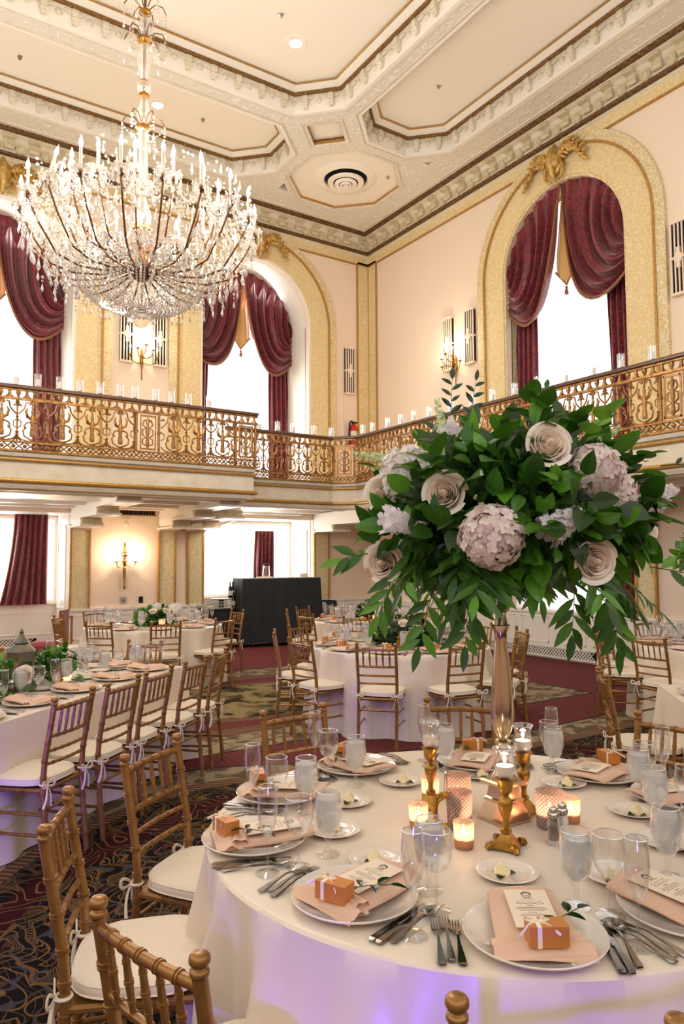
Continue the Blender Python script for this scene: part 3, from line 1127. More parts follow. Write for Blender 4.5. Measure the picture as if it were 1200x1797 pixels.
def modillion(M4):
    md.box((0, 0.09, 8.92), (0.15, 0.15, 0.14), 0, 1, M4)
    md.tube([(-0.079, 0.15, 8.865), (0.079, 0.15, 8.865)], 0.045, 10, mat=M4)
    md.box((0, 0.13, 9.0), (0.19, 0.28, 0.035), 0, 1, M4)
    md.lathe([(0.0, 0.05), (0.05, 0.045), (0.06, 0.03), (0.085, 0.035), (0.095, 0.0)], 14, mat=M4 @ Matrix.Translation((0.21, 0.10, 8.875)) @ Matrix.Rotation(-pi / 2, 4, 'X'))


for i in range(32):
    modillion(Matrix.Translation((XR - 0.32 - 0.415 * i, YB - 0.02, 0)) @ Matrix.Rotation(pi, 4, 'Z'))
    modillion(Matrix.Translation((XR - 0.02, YB - 0.48 - 0.415 * i, 0)) @ Matrix.Rotation(pi / 2, 4, 'Z'))
trim(md, 'modillion')


# ------------------------------------------------------------ balcony railings
ZR = 3.10
UW = 0.375


def rail_unit():
    mb = MB()
    w = UW / 2
    # winged figure
    mb.lathe([(0.0, .20), (.030, .205), (.036, .25), (.026, .33), (.030, .40), (.034, .46), (.016, .50), (.022, .53), (.020, .56), (0.0, .575)], 8, sy=0.8)
    mb.lathe([(0.0, .57), (.018, .58), (.014, .69)], 6)
    for k in range(5):
        a = pi * k / 4
        mb.sphere((.032 * cos(a), 0.0, .645 + .03 * sin(a)), .017, 6, 4)
    for s in (-1, 1):
        mb.tube([(s * .02, 0, .44), (s * .065, 0, .47), (s * .085, 0, .54), (s * .06, 0, .585)], [.018, .022, .018, .006], 6)
        mb.tube([(s * .03, 0, .40), (s * .075, 0, .385), (s * .10, 0, .35), (s * .085, 0, .315), (s * .115, 0, .28), (s * .10, 0, .21), (s * .04, 0, .175), (0, 0, .165)], .012, 5)
        mb.sphere((s * .09, 0, .325), .022, 6, 4)
        # scrolls between figure head and spindle
        mb.tube([(s * .05, 0, .665), (s * .085, 0, .655), (s * .10, 0, .58), (s * .14, 0, .53), (s * w, 0, .49)], .011, 5)
        mb.tube([(s * w, 0, .60), (s * (w - .03), 0, .625), (s * (w - .05), 0, .60)], .012, 5)
        mb.tube([(s * w, 0, .43), (s * (w - .045), 0, .40), (s * (w - .045), 0, .34), (s * w, 0, .31)], .009, 5)
        mb.tube([(0, 0, .15), (s * .06, 0, .145), (s * .13, 0, .16), (s * w, 0, .215)], .011, 5)
    # spindle at the right edge of the unit
    mb.lathe([(.012, .13), (.016, .20), (.028, .22), (.016, .24), (.028, .26), (.014, .28), (.012, .45), (.022, .465), (.012, .48), (.012, .60), (.03, .66), (.012, .69)], 7, (w, 0, 0))
    for s in (-1, 1):
        mb.tube([(w, 0, .22), (w + s * .02, 0, .17), (w + s * .05, 0, .135)], .010, 5)
    return mb.mesh('baluster_panel', MT['rail'])


def narrow_unit():
    mb = MB()
    for s in (-1, 1):
        mb.lathe([(.02, .13), (.02, .69)], 8, (s * .16, 0, 0))
        mb.lathe([(.028, .40), (.028, .43)], 8, (s * .16, 0, 0))
        mb.box((s * .105, 0, .41), (.022, .03, .50))
        mb.tube([(s * .02, 0, .22), (s * .07, 0, .24), (s * .07, 0, .31), (s * .02, 0, .33), (s * .07, 0, .37), (s * .07, 0, .45), (s * .02, 0, .47), (s * .07, 0, .52), (s * .05, 0, .58), (0, 0, .60)], .012, 5)
    for z in (.17, .65):
        mb.box((0, 0, z), (.23, .03, .022))
    mb.lathe([(.012, .17), (.03, .26), (.016, .33), (.034, .42), (.016, .50), (.028, .57), (.0, .64)], 8)
    return mb.mesh('baluster_panel', MT['rail'])


RU, RN = rail_unit(), narrow_unit()


def run(root, a, b, panels):
    """one straight stretch of railing from a to b; panels: 'u' units, 'n' narrow, spread along"""
    a, b = Vector(a), Vector(b)
    e = b - a; L = e.length; ang = atan2(e.y, e.x)
    T = Matrix.Translation((a.x, a.y, ZR)) @ Matrix.Rotation(ang, 4, 'Z')
    hr = MB().add(*_round_bar(L, 0.13, 0.05), False, T @ Matrix.Translation((0, 0, .835)))
    hr.build('handrail', 'handrail', root)
    fz = MB()
    for z, h in ((.70, .03), (.82, .025)):
        fz.box((L / 2, 0, z), (L, .055, h), 0, 1, T)
    k = int(L / .105)
    for i in range(k):
        x = (i + .5) * L / k
        if i % 2:
            fz.lathe([(.010, .715), (.016, .735), (.032, .775), (.030, .80), (.012, .81)], 7, mat=T @ Matrix.Translation((x, 0, 0)))
        else:
            fz.lathe([(.034, .715), (.03, .74), (.018, .78), (.024, .81)], 7, mat=T @ Matrix.Translation((x, 0, 0)))
            fz.tube([(x - .05, 0, .72), (x, 0, .75), (x + .05, 0, .72)], .008, 4, mat=T)
    fz.build('top_frieze', 'rail', root)
    bz = MB()
    for z, h in ((.012, .03), (.125, .022)):
        bz.box((L / 2, 0, z), (L, .06, h), 0, 1, T)
    k = max(1, int(L / .14))
    for i in range(k):
        x = (i + .5) * L / k
        bz.tube([(x - .055, 0, .03), (x + .055, 0, .115)], .009, 4, mat=T)
        bz.tube([(x + .055, 0, .03), (x - .055, 0, .115)], .009, 4, mat=T)
        bz.sphere((x, 0, .072), .016, 6, 4, mat=T)
        bz.sphere((x + L / k / 2, 0, .072), .03, 7, 4, mat=T)
    bz.build('bottom_frieze', 'rail', root)
    x = 0.0
    widths = {'u': UW, 'n': .38}
    tot = sum(widths[c] for c in panels)
    sc = L / tot
    for c in panels:
        w = widths[c] * sc
        o = bpy.data.objects.new('baluster_panel', RU if c == 'u' else RN)
        COL.objects.link(o); o.parent = root
        o.matrix_local = T @ Matrix.Translation((x + w / 2, 0, 0)) @ Matrix.Scale(sc, 4, (1, 0, 0))
        x += w


def _round_bar(L, w, h):
    prof = [(-w / 2, 0), (-w / 2, h * .5), (-w * .38, h * .85), (-w * .2, h), (w * .2, h), (w * .38, h * .85), (w / 2, h * .5), (w / 2, 0)]
    n = len(prof)
    vs = [(0, p, q) for p, q in prof] + [(L, p, q) for p, q in prof]
    fs = [(i, (i + 1) % n, n + (i + 1) % n, n + i) for i in range(n)] + [tuple(range(n))[::-1], tuple(range(n, 2 * n))]
    return vs, fs


rl = thing('balcony_railing', 'gilded openwork railing of the projecting balcony behind the chandelier', 'railing', group='gilded balcony railings')
run(rl, (-0.66, YDEEP), (2.0, YDEEP), 'uuunuuuu'[:7])
run(rl, (2.0, YDEEP), (XSTEP, YDEEP), 'uuunuuun')
rm = thing('balcony_railing', 'short gilded openwork railing in the corner of the balcony below the fire extinguisher', 'railing', group='gilded balcony railings')
run(rm, (XSTEP + .03, YMID), (XBAL - .33, YMID), 'uuuuuu')
run(rm, (XBAL - .33, YMID), (XBAL, YMID - .33), 'n')
rr = thing('balcony_railing', 'long gilded openwork railing running under the curtained window of the right wall', 'railing', group='gilded balcony railings')
y = YMID - .33
for seg, ln in (('uuu', 1.30), ('n', .40), ('uuuuuuu', 2.70), ('n', .36), ('uuuu', 1.45), ('n', .36), ('uuuuuuu', 2.7)):
    run(rr, (XBAL, y), (XBAL, y - ln), seg)
    y -= ln

# ------------------------------------------------------------ LED candles in glass cylinders along the handrails
ORD = ['first', 'second', 'third', 'fourth', 'fifth', 'sixth', 'seventh', 'eighth', 'ninth', 'tenth', 'eleventh', 'twelfth', 'thirteenth',
       'fourteenth', 'fifteenth', 'sixteenth', 'seventeenth', 'eighteenth', 'nineteenth', 'twentieth']


def votive_cyl(loc, label, group):
    t = thing('glass_candle_holder', label, 'candle holder', loc, 0, group)
    g = MB().shell([(.045, 0), (.045, .175), (.041, .175), (.041, .012)], 14)
    g.lathe([(.041, 0.0), (.041, .012)], 14)
    g.build('glass_cylinder', 'glass', t)
    MB().lathe([(0.0, .012), (.032, .013), (.032, .095), (.02, .10), (0, .10)], 12).build('candle', 'wax', t)
    return t


V0 = None
zv = ZR + .885
rows = [([(x, YDEEP) for x in (1.595, 1.864, 2.141, 2.412, 2.683, 2.963, 3.176, 3.479, 3.722, 3.98, 4.309)],
         'candle in a clear glass cylinder on the projecting balcony rail, %s from the left', 'candles on the projecting balcony rail'),
        ([(x, YMID) for x in (5.45, 5.80, 6.17, 6.49, 6.94, 7.32)],
         'candle in a clear glass cylinder on the corner balcony rail, %s from the left', 'candles on the corner balcony rail'),
        ([(XBAL, yy) for yy in (10.90, 10.60, 10.138, 9.763, 9.406, 9.008, 8.482, 7.994, 7.574, 7.136, 6.707, 6.232, 5.801, 5.394, 4.971)],
         'candle in a clear glass cylinder on the right balcony rail, %s from the corner', 'candles on the right balcony rail')]
for pts, lab, grp in rows:
    for i, (x, y) in enumerate(pts):
        if V0 is None:
            V0 = votive_cyl((x, y, zv), lab % ORD[i], grp)
        else:
            dup(V0, (x, y, zv), None, lab % ORD[i], grp)

# ------------------------------------------------------------ draped curtains of the arched windows
def swag_curtain(cx, depth, M4, label, zfloor):
    t = thing('window_curtain', label, 'curtain', (0, 0, 0), 0, 'burgundy swag curtains of the arched windows')
    H = AH + 0.012
    T = M4 @ Matrix.Translation((cx, SPR, depth))

    def lerp(a, b, k):
        return a + (b - a) * k
    for s in (-1, 1):
        def fn(u, v, s=s):
            tt = u
            ang = radians(lerp(8, 90, v))
            A = Vector((H * cos(ang), H * sin(ang)))
            B = Vector((H, lerp(-.02, -.66, v)))
            P1 = A.lerp(B, .33).lerp(Vector((0.05, -.10)), v ** 1.2)
            P2 = A.lerp(B, .66).lerp(Vector((.42, -1.68)), v ** 1.25)
            q = A * (1 - tt) ** 3 + P1 * (3 * tt * (1 - tt) ** 2) + P2 * (3 * tt * tt * (1 - tt)) + B * tt ** 3
            env = sin(pi * min(max(tt, 0.03), .97)) ** .5
            ph = v * 2 * pi * 6.0 + 0.8 * sin(3 * tt + s)
            d = -.13 - .10 * env * v - .095 * env * (sin(ph) + .35 * sin(2.3 * ph + 1.0))
            return (s * q.x, q.y, d)
        MB().grid(fn, 30, 96, T).build('swag', 'curtain', t)
        # tasselled fringe along the hem
        fr = MB()
        hem = [Vector(fn(i / 40, 1.0)) for i in range(41)]
        fr.tube(hem, .020, 6, mat=T)
        def hf(u, v):
            k = u * 40
            i = min(int(k), 39)
            p = hem[i].lerp(hem[i + 1], k - i)
            return (p.x, p.y - .06 * v * (0.75 + 0.25 * sin(u * 330)), p.z - .02)
        fr.grid(hf, 120, 1, T)
        fr.build('fringe', 'fringe', t)

        def dr(u, v, s=s):
            x = s * lerp(.74, H, u)
            z = lerp(zfloor - SPR, -.45, v)
            return (x * (1 + .02 * sin(v * 5)), z, .02 + .045 * sin(u * 2 * pi * 4.5 + .5 * sin(v * 4)))
        MB().grid(dr, 54, 8, T).build('drape', 'curtain', t)
    jb = MB()
    def jf(u, v):
        w = .11 + .11 * min(1, v * 1.3)
        zt = lerp(.95, -.22 - .28 * (1 - abs(2 * u - 1)), v)
        return ((2 * u - 1) * w, zt, -.06 + .025 * cos(u * 2 * pi * 2))
    jb.grid(jf, 24, 14, T)
    j = jb.build('jabot', 'jabot', t)
    ts = MB()
    ts.tube([(-.22, -.22, -.07), (0, -.50, -.07), (.22, -.22, -.07)], .016, 6, mat=T)
    ts.lathe([(0.0, -.17), (.034, -.165), (.03, -.09), (.012, -.075), (.024, -.06), (.02, -.03), (.006, -.02), (.006, 0.0)], 10, mat=T @ Matrix.Translation((0, -.50, -.07)) @ Matrix.Rotation(-pi / 2, 4, 'X'))
    ts.build('tassel', 'fringe', j)
    return t


swag_curtain(ARCHB[0], 0.88, MBACK, 'burgundy swag curtain of the arched window at the picture edge, partly behind the chandelier', ZBAL)
swag_curtain(ARCHB[1], 0.88, MBACK, 'burgundy swag curtain of the arched back-wall window beside the fire extinguisher', ZBAL)
swag_curtain(ARCHR, 0.20, MRIGHT, 'burgundy swag curtain with gold tassel on the arched right-wall window above the flowers', ZBAL)


def sheer_fn(u, v):
    return (-1.16 + 2.32 * u, ZBAL - SPR + (3.6) * v, .02 * sin(u * 2 * pi * 16))


so = MB().grid(sheer_fn, 150, 4, MRIGHT @ Matrix.Translation((ARCHR, SPR, .33))).build('sheer_curtain', 'sheer')
tag(so, 'white sheer voile curtain behind the swags of the right-wall window', 'curtain')


def drape(M4, x0, x1, z0, z1, depth, label, flare=0.0, folds=6):
    def fn(u, v):
        a = x0 - flare * (1 - v) ** 2
        x = a + (x1 - a) * u
        return (x, z0 + (z1 - z0) * v, depth + .04 * sin(u * 2 * pi * folds + .8 * sin(3 * v)) * (1.2 - .5 * v) + .02 * sin(u * 9 + 4 * v))
    t = thing('window_drape', label, 'curtain', (0, 0, 0), 0, 'burgundy drapes of the lower windows')
    MB().grid(fn, 72, 14, M4).build('drape', 'curtain', t)
    e = MB()
    e.tube([M4 @ Vector(fn(0.0, i / 12)) for i in range(13)], .014, 5)
    e.build('edge_trim', 'fringe', t)
    return t


drape(MBACK, 2.28, 2.86, 0.86, 2.52, .86, 'long burgundy drape in the lower window bay behind the lantern', .22)
drape(MBACK, 7.16, 7.62, 0.86, 2.30, .86, 'narrow burgundy drape behind the black covered bar', .02, 5)
drape(MRIGHT, 6.66, 7.20, 0.78, 2.42, .20, 'dark burgundy drape of the lower right window seen through the foliage', 0, 5)

# ------------------------------------------------------------ wall grilles (paired louvred panels)
def grille(M4, u, z, label):
    t = thing('wall_grille', label, 'wall grille', (0, 0, 0), 0, 'cream slotted wall grilles')
    b = MB()
    b.box((u, z, -.03), (.24, 1.02, .06), 0, 1, M4)
    b.build('backing', 'darkvoid', t)
    f = MB()
    for k in range(5):
        f.box((u - .115 + .0575 * k, z, -.068), (.020, 1.04, .022), 0, 1, M4)
    for zz in (z - .525, z, z + .525):
        f.box((u, zz, -.055), (.254, .035, .075), 0, 1, M4)
    f.build('slat', 'wall', t)
    d = MB()
    d.add([(u - .08, z, -.10), (u, z - .10, -.10), (u + .08, z, -.10), (u, z + .10, -.10), (u, z, -.125), (u - .08, z, -.05), (u, z - .10, -.05), (u + .08, z, -.05), (u, z + .10, -.05)],
          [(0, 1, 4), (1, 2, 4), (2, 3, 4), (3, 0, 4), (0, 1, 6, 5), (1, 2, 7, 6), (2, 3, 8, 7), (3, 0, 5, 8)], False, M4)
    d.box((u, z, -.06), (.05, .3, .08), 0, 1, M4)
    d.build('boss', 'wall', t)


grille(MBACK, 4.00, 5.93, 'slotted cream wall grille on the back wall, first behind the chandelier ball')
grille(MBACK, 4.64, 5.93, 'slotted cream wall grille between the sconce and the burgundy back-wall curtain')
grille(MBACK, 9.08, 5.94, 'lone slotted cream wall grille above the fire extinguisher')
grille(MRIGHT, 10.67, 5.94, 'slotted cream wall grille beside the right-wall sconce, nearer the room corner')
grille(MRIGHT, 10.05, 5.94, 'slotted cream wall grille between the right-wall sconce and the arched window')
grille(MRIGHT, 5.74, 5.95, 'slotted cream wall grille beyond the arched window at the picture edge')

# ------------------------------------------------------------ wall sconces
def candle_parts(parent, p, h, r=.011, lit=True, bulb=.018):
    s = MB().lathe([(r, 0), (r, h)], 9, p).build('candle_sleeve', 'candle', parent)
    MB().lathe([(0.0, 0), (bulb * .6, .004), (bulb, .022), (bulb * .75, .042), (bulb * .25, .066), (0, .078)], 9, (p[0], p[1], p[2] + h)).build('bulb', 'bulb' if lit else 'bulb_off', s)


def sconce(M3, loc, label, tiers, mat, drop, lamp):
    """branched wall sconce; local +y points into the room"""
    t = thing('wall_sconce', label, 'wall lamp', loc, M3, 'candle wall sconces')
    b = MB()
    b.lathe([(.0, -drop), (.012, -drop + .02), (.010, -drop * .5), (.022, -drop * .45), (.014, -drop * .35), (.03, -.08), (.022, -.03), (.04, .02), (.025, .06), (.018, .12), (.03, .15), (.018, .19), (0, .24)], 10, (0, .03, 0))
    b.box((0, .012, 0), (.06, .025, .16))
    b.build('backplate', mat, t)
    for x, y, z in tiers:
        a = MB()
        s = 1 if x >= 0 else -1
        a.tube([(0, .03, z - .06), (x * .3, .03 + y * .3, z - .13), (x * .75, .03 + y * .75, z - .12), (x, .03 + y, z - .03), (x, .03 + y, z)], .009, 6)
        a.lathe([(.005, -.01), (.034, .0), (.038, .012), (.012, .014)], 10, (x, .03 + y, z))
        ar = a.build('arm', mat, t)
        candle_parts(ar, (x, .03 + y, z + .014), .12)
    light('sconce_glow', 'POINT', lamp, 12, WARM, 0.08)
    return t


T5 = ((-.26, .12, .02), (.26, .12, .02), (-.15, .22, .13), (.15, .22, .13), (0, .26, .2))
sconce(pi, (4.30, YB, 5.50), 'antique bronze five-candle sconce on the back wall under the chandelier', T5, 'gilt', .42, (4.30, YB - .35, 5.9))
sconce(pi / 2, (XR, 10.48, 5.46), 'gilded five-candle sconce on the right wall between the slotted grilles', T5, 'gilt', .45, (XR - .35, 10.48, 5.85))

t = thing('wall_sconce', 'gilded two-candle sconce with mirrored ball on the lower blush wall', 'wall lamp', (4.02, YB, 1.55), pi, 'candle wall sconces')
b = MB()
b.lathe([(0, -.42), (.018, -.40), (.02, -.36), (.014, -.34), (.03, -.05), (.034, -.02), (.02, .0), (.034, .03), (.03, .07), (.05, .10), (.018, .12), (.03, .17)], 12, (0, .05, 0))
b.lathe([(.03, .28), (.036, .31), (.02, .33), (.024, .37), (.008, .45), (0, .47)], 10, (0, .05, 0))
b.build('backplate', 'gilt', t)
MB().sphere((0, .05, .23), .065, 14, 9).build('mirror_ball', 'vase', t)
for s in (-1, 1):
    a = MB()
    a.tube([(0, .05, .05), (s * .08, .10, -.01), (s * .15, .14, -.01), (s * .17, .15, .05), (s * .17, .15, .08)], .008, 6)
    a.lathe([(.004, -.012), (.05, .004), (.052, .012), (.012, .012)], 12, (s * .17, .15, .085))
    ar = a.build('arm', 'gilt', t)
    candle_parts(ar, (s * .17, .15, .095), .10, .012, True, .02)
for dx in (-.17, .17):
    light('sconce_glow', 'POINT', (4.02 + dx, YB - .22, 1.80), 7, WARM, 0.05)

# gilded cartouches at the arch keystones
def cartouche(M4, u, z, label):
    c = MB()
    rr_ = random.Random(int(u * 100))
    c.lathe([(0, .17), (.05, .165), (.09, .145), (.12, .11), (.135, .06), (.16, .05), (.175, .025), (.175, 0.0)], 18, mat=M4 @ Matrix.Translation((u, z, -.08)) @ Matrix.Rotation(pi, 4, 'X') @ Matrix.Scale(1.4, 4, (0, 1, 0)))
    for s in (-1, 1):
        for k in range(8):        # swag of flowers and fruit
            x = s * (.16 + .062 * k); zz = .10 + .13 * sin(k * .5) - .030 * k
            rad = .062 - .0035 * k
            c.sphere((u + x, z + zz, -.12), rad, 14, 9, mat=M4)
            for j in range(5):
                a = j * 1.257 + k
                c.sphere((u + x + rad * .8 * cos(a), z + zz + rad * .8 * sin(a), -.145), rad * .5, 10, 7, mat=M4)
            for q in (-1, 1):     # leaves
                c.tube([(u + x, z + zz + q * rad * .4, -.10), (u + x + s * .03, z + zz + q * (rad + .03), -.15), (u + x + s * .075, z + zz + q * (rad + .055), -.13), (u + x + s * .10, z + zz + q * (rad + .05), -.09)], [.014, .032, .024, .004], 8, mat=M4)
        c.tube([(u + s * .07, z - .32, -.10), (u + s * .13, z - .30, -.12), (u + s * .18, z - .22, -.13), (u + s * .19, z - .12, -.13), (u + s * .15, z - .05, -.13), (u + s * .09, z - .04, -.12), (u + s * .08, z - .10, -.12)], [.014, .022, .028, .030, .028, .022, .012], 10, mat=M4)
    c.tube([(u, z + .30, -.09), (u, z + .20, -.15), (u, z + .08, -.21), (u, z - .06, -.22), (u, z - .20, -.18), (u, z - .36, -.10)], [.03, .06, .07, .065, .05, .02], 12, mat=M4)
    o = c.build('keystone_cartouche', 'cartouche')
    tag(o, label, 'carved ornament', 'gilded keystone cartouches')


cartouche(MRIGHT, ARCHR, 8.36, 'gilded leafy keystone carving above the right-wall window')
cartouche(MBACK, ARCHB[1], 8.36, 'gilded leafy keystone carving on the back wall beside the chandelier rim')
cartouche(MBACK, ARCHB[0], 8.36, 'gilded leafy keystone carving at the picture edge behind the chandelier candles')

# ------------------------------------------------------------ ceiling fittings
t = thing('ceiling_diffuser', 'round white air diffuser of nested rings in the octagon ceiling panel', 'air vent', (7.70, 11.47, ZB + .05))
d = MB().lathe([(.62, 0), (.60, -.02), (.44, -.035), (.42, .0)], 40); d.build('outer_ring', 'ceil', t)
MB().lathe([(.41, -.008), (.0, -.007)], 36).build('duct', 'darkvoid', t)
for r0, r1, z in ((.36, .24, -.10), (.22, .13, -.13), (.115, .07, -.15)):
    MB().shell([(r0, z + .03), (r0 - .01, z), (r1 + .02, z - .005), (r1, z + .02), (r1 + .015, z + .03), (r0 - .02, z + .04)], 32).build('cone_ring', 'ceil', t)
MB().lathe([(0, -.16), (.05, -.155), (.055, -.13), (.03, -.0)], 16).build('centre_cap', 'ceil', t)
for i, (x, y, lab) in enumerate(((5.22, 9.12, 'lit recessed ceiling light in the large coffer'), (3.97, 11.72, 'lit recessed ceiling light beside the chandelier stem'))):
    t = thing('recessed_light', lab, 'ceiling light', (x, y, ZP), 0, 'recessed ceiling lights')
    MB().lathe([(.18, 0), (.17, -.012), (.10, -.014), (.085, 0.0)], 24).build('trim_ring', 'ceil', t)
    MB().lathe([(.085, -.010), (.05, -.018), (0, -.02)], 18).build('lens', 'lampw', t)
    light('downlight', 'SPOT', (x, y, ZP - .08), 60, (1, .85, .68), .08, (0, 0, 0), spot=radians(110), blend=.8)
for x, y, z, lab in ((4.756, 8.734, ZP, 'small sprinkler head in the large coffer above the recessed light'), (4.78, 11.675, ZP, 'small sprinkler head right of the chandelier stem'),
                  (1.77, 11.716, ZP, 'small sprinkler head left of the chandelier stem'), (7.71, 8.70, ZP, 'small sprinkler head in the coffer by the right wall'),
                  (8.35, 10.95, ZB + .05, 'small sprinkler head beside the round air diffuser')):
    o = MB().lathe([(.04, 0), (.035, -.012), (.012, -.014), (.012, -.035), (.026, -.04), (.024, -.046), (0, -.047)], 10, (x, y, z)).build('sprinkler_head', 'chrome')
    tag(o, lab, 'sprinkler')
for x, y, lab in ((1.72, 10.95, 'flush dome lamp under the projecting balcony at the picture edge'), (6.067, 11.72, 'flush dome lamp under the balcony above the black bar')):
    t = thing('dome_lamp', lab, 'ceiling light', (x, y, 2.68), 0, 'flush lamps under the balcony')
    MB().lathe([(.19, 0), (.19, -.012), (.16, -.035), (.08, -.055), (.01, -.06)], 24).build('dome', 'lampw', t)
    MB().lathe([(.012, -.058), (.016, -.075), (.006, -.10), (0, -.10)], 8).build('finial', 'blackm', t)
    light('dome_lamp_light', 'POINT', (x, y, 2.50), 18, (1, .86, .7), .12)

# ------------------------------------------------------------ small wall fittings
t = thing('fire_extinguisher', 'red fire extinguisher hanging in the corner above the balcony rail', 'fire extinguisher', (9.12, YB - .12, 4.20))
MB().lathe([(.085, 0), (.09, .02), (.09, .42), (.06, .48), (.03, .50)], 16).build('cylinder', 'red', t)
MB().shell([(.092, .16), (.092, .34)], 16).build('label', 'label', t)
h = MB(); h.tube([(0, 0, .50), (-.05, 0, .58), (-.11, -.02, .54), (-.13, -.02, .30), (-.12, -.02, .05)], .02, 6); h.box((.03, 0, .55), (.14, .03, .04)); h.build('hose', 'blackm', t)
MB().box((.08, 0.02, .50), (.07, .05, .12)).build('tag', 'yellow', t)
o = tag(MB().box((8.93, YB - .008, 4.6), (.015, .016, 1.6)).build('wall_conduit', 'wall'), 'thin painted conduit on the back wall below the lone grille', 'conduit')
t = thing('air_vent', 'dark slotted air vent above the lower sconce', 'air vent', (4.23, YB, 2.57), pi)
MB().box((0, .01, 0), (.74, .02, .10)).build('backing', 'darkvoid', t)
f = MB()
for k in range(14): f.box((-.35 + .054 * k, .025, 0), (.014, .02, .10))
for z in (-.055, .055): f.box((0, .025, z), (.78, .025, .016))
f.build('slat', 'brass', t)
o = MB().lathe([(0, -.06), (.05, -.05), (.055, 0), (.02, .03), (0, .03)], 14, (4.03, YB - .08, 2.36)).build('smoke_detector', 'white'); tag(o, 'small white smoke detector under the dark air vent', 'smoke detector')
t = thing('light_switch', 'steel wall switch plate below the lower sconce', 'light switch', (4.02, YB, .93), pi)
MB().box((0, .006, 0), (.12, .012, .12)).build('plate', 'plate_grey', t); MB().box((0, .016, 0), (.02, .014, .035)).build('toggle', 'blackm', t)
t = thing('wall_outlet', 'dark wall outlet plate right of the steel switch plate', 'outlet', (4.35, YB, .93), pi)
MB().box((0, .006, 0), (.08, .012, .12)).build('plate', 'blackm', t); MB().box((0, .014, .02), (.035, .006, .03)).build('socket', 'darkvoid', t)
t = thing('wall_outlet', 'dark wall outlet in the white wainscot beside the far white table', 'outlet', (XR - .024, 6.68, .40), pi / 2)
MB().box((0, .006, 0), (.09, .012, .13)).build('plate', 'blackm', t); MB().box((0, .014, .02), (.04, .006, .03)).build('socket', 'darkvoid', t)


def perforated(M4, a, b, z0, z1, label):
    t = thing('radiator_grille', label, 'radiator grille', (0, 0, 0), 0, 'white lattice heater grilles')
    MB().box(((a + b) / 2, (z0 + z1) / 2, -.055), (b - a, z1 - z0, .02), 0, 1, M4).build('backing', 'darkvoid', t)
    g = MB()
    n = int((b - a) / .06); hh = z1 - z0
    for k in range(-3, n + 1):
        for s in (-1, 1):
            u0 = a + k * .06
            p, q = (u0, z0), (u0 + hh, z1)
            if s < 0: p, q = (u0, z1), (u0 + hh, z0)
            if p[0] < a or q[0] > b: continue
            g.tube([(p[0], p[1], -.072), (q[0], q[1], -.072)], .009, 4, mat=M4)
    for z in (z0, z1): g.box(((a + b) / 2, z, -.07), (b - a, .03, .03), 0, 1, M4)
    g.build('lattice', 'white', t)


perforated(MRIGHT, 7.35, 10.6, .04, .20, 'white lattice heater grille along the foot of the right wall')
perforated(MBACK @ Matrix.Translation((0, 0, .96)), 1.3, 2.7, .10, .26, 'white lattice heater grille below the window bay behind the lantern')

# ------------------------------------------------------------ black covered bar in the second bay
t = thing('covered_bar', 'tall bar draped in black cloth in front of the window bay', 'bar counter', (6.86, 12.75, 0), radians(-8))
def bf(u, v):
    # drape shell around a box, u around, v up
    w, d = .86 - .05 * v, .34 - .03 * v
    a = u * 4
    seg = int(a) % 4; k = a - int(a)
    c = [(-w, -d), (w, -d), (w, d), (-w, d)]
    p, q = c[seg], c[(seg + 1) % 4]
    x = p[0] + (q[0] - p[0]) * k; y = p[1] + (q[1] - p[1]) * k
    nx, ny = [(0, -1), (1, 0), (0, 1), (-1, 0)][seg]
    o = .035 * sin(u * 2 * pi * 26 + .6 * sin(v * 3)) * (1 - v) * min(1, 8 * k, 8 * (1 - k))
    return (x + nx * o, y + ny * o, .08 + 1.22 * v)
MB().grid(bf, 240, 10, closed_u=True).build('black_drape', 'black', t)
MB().box((0, 0, 1.29), (1.62, .62, .03)).build('bar_top', 'black', t)
for sx in (-.62, -.2, .55):
    o = MB(); o.tube([(sx - .02, -.28, .045), (sx + .02, -.28, .045)], .045, 12); o.box((sx, -.28, .09), (.05, .06, .06)); o.build('caster', 'blackm', t)
t = thing('side_bar_table', 'low black-draped service table left of the tall bar', 'table', (5.75, 13.05, 0))
MB().box((0, 0, .36), (.62, .5, .70)).build('black_drape', 'black', t)
MB().box((0, 0, .725), (.66, .54, .03)).build('table_top', 'black', t)
t = thing('glass_rack', 'wire rack of upturned glasses on the low black service table', 'glass rack', (5.70, 13.0, .74))
g = MB()
for k in range(9):
    g.tube([(-.26 + .065 * k, -.18, .02), (-.26 + .065 * k, -.18, .13)], .004, 4); g.tube([(-.26 + .065 * k, .18, .02), (-.26 + .065 * k, .18, .13)], .004, 4)
for z in (.01, .07, .13): g.tube([(-.27, -.18, z), (.27, -.18, z), (.27, .18, z), (-.27, .18, z)], .006, 4, closed=True)
g.build('wire_frame', 'plate_grey', t)
for i in range(5):
    for j in range(2):
        MB().shell([(.03, 0.0), (.035, .11)], 10, (-.2 + .1 * i, -.08 + .16 * j, .012)).build('glass', 'glass', t)
t = thing('serving_tray', 'round black serving tray propped over the glass rack', 'tray', (5.80, 13.05, .90))
MB().lathe([(.0, 0), (.20, .005), (.21, .02), (.20, .02)], 24).build('tray', 'blackm', t); MB().lathe([(.05, -.16), (.05, -.01)], 10).build('stand', 'blackm', t)
BOT = None
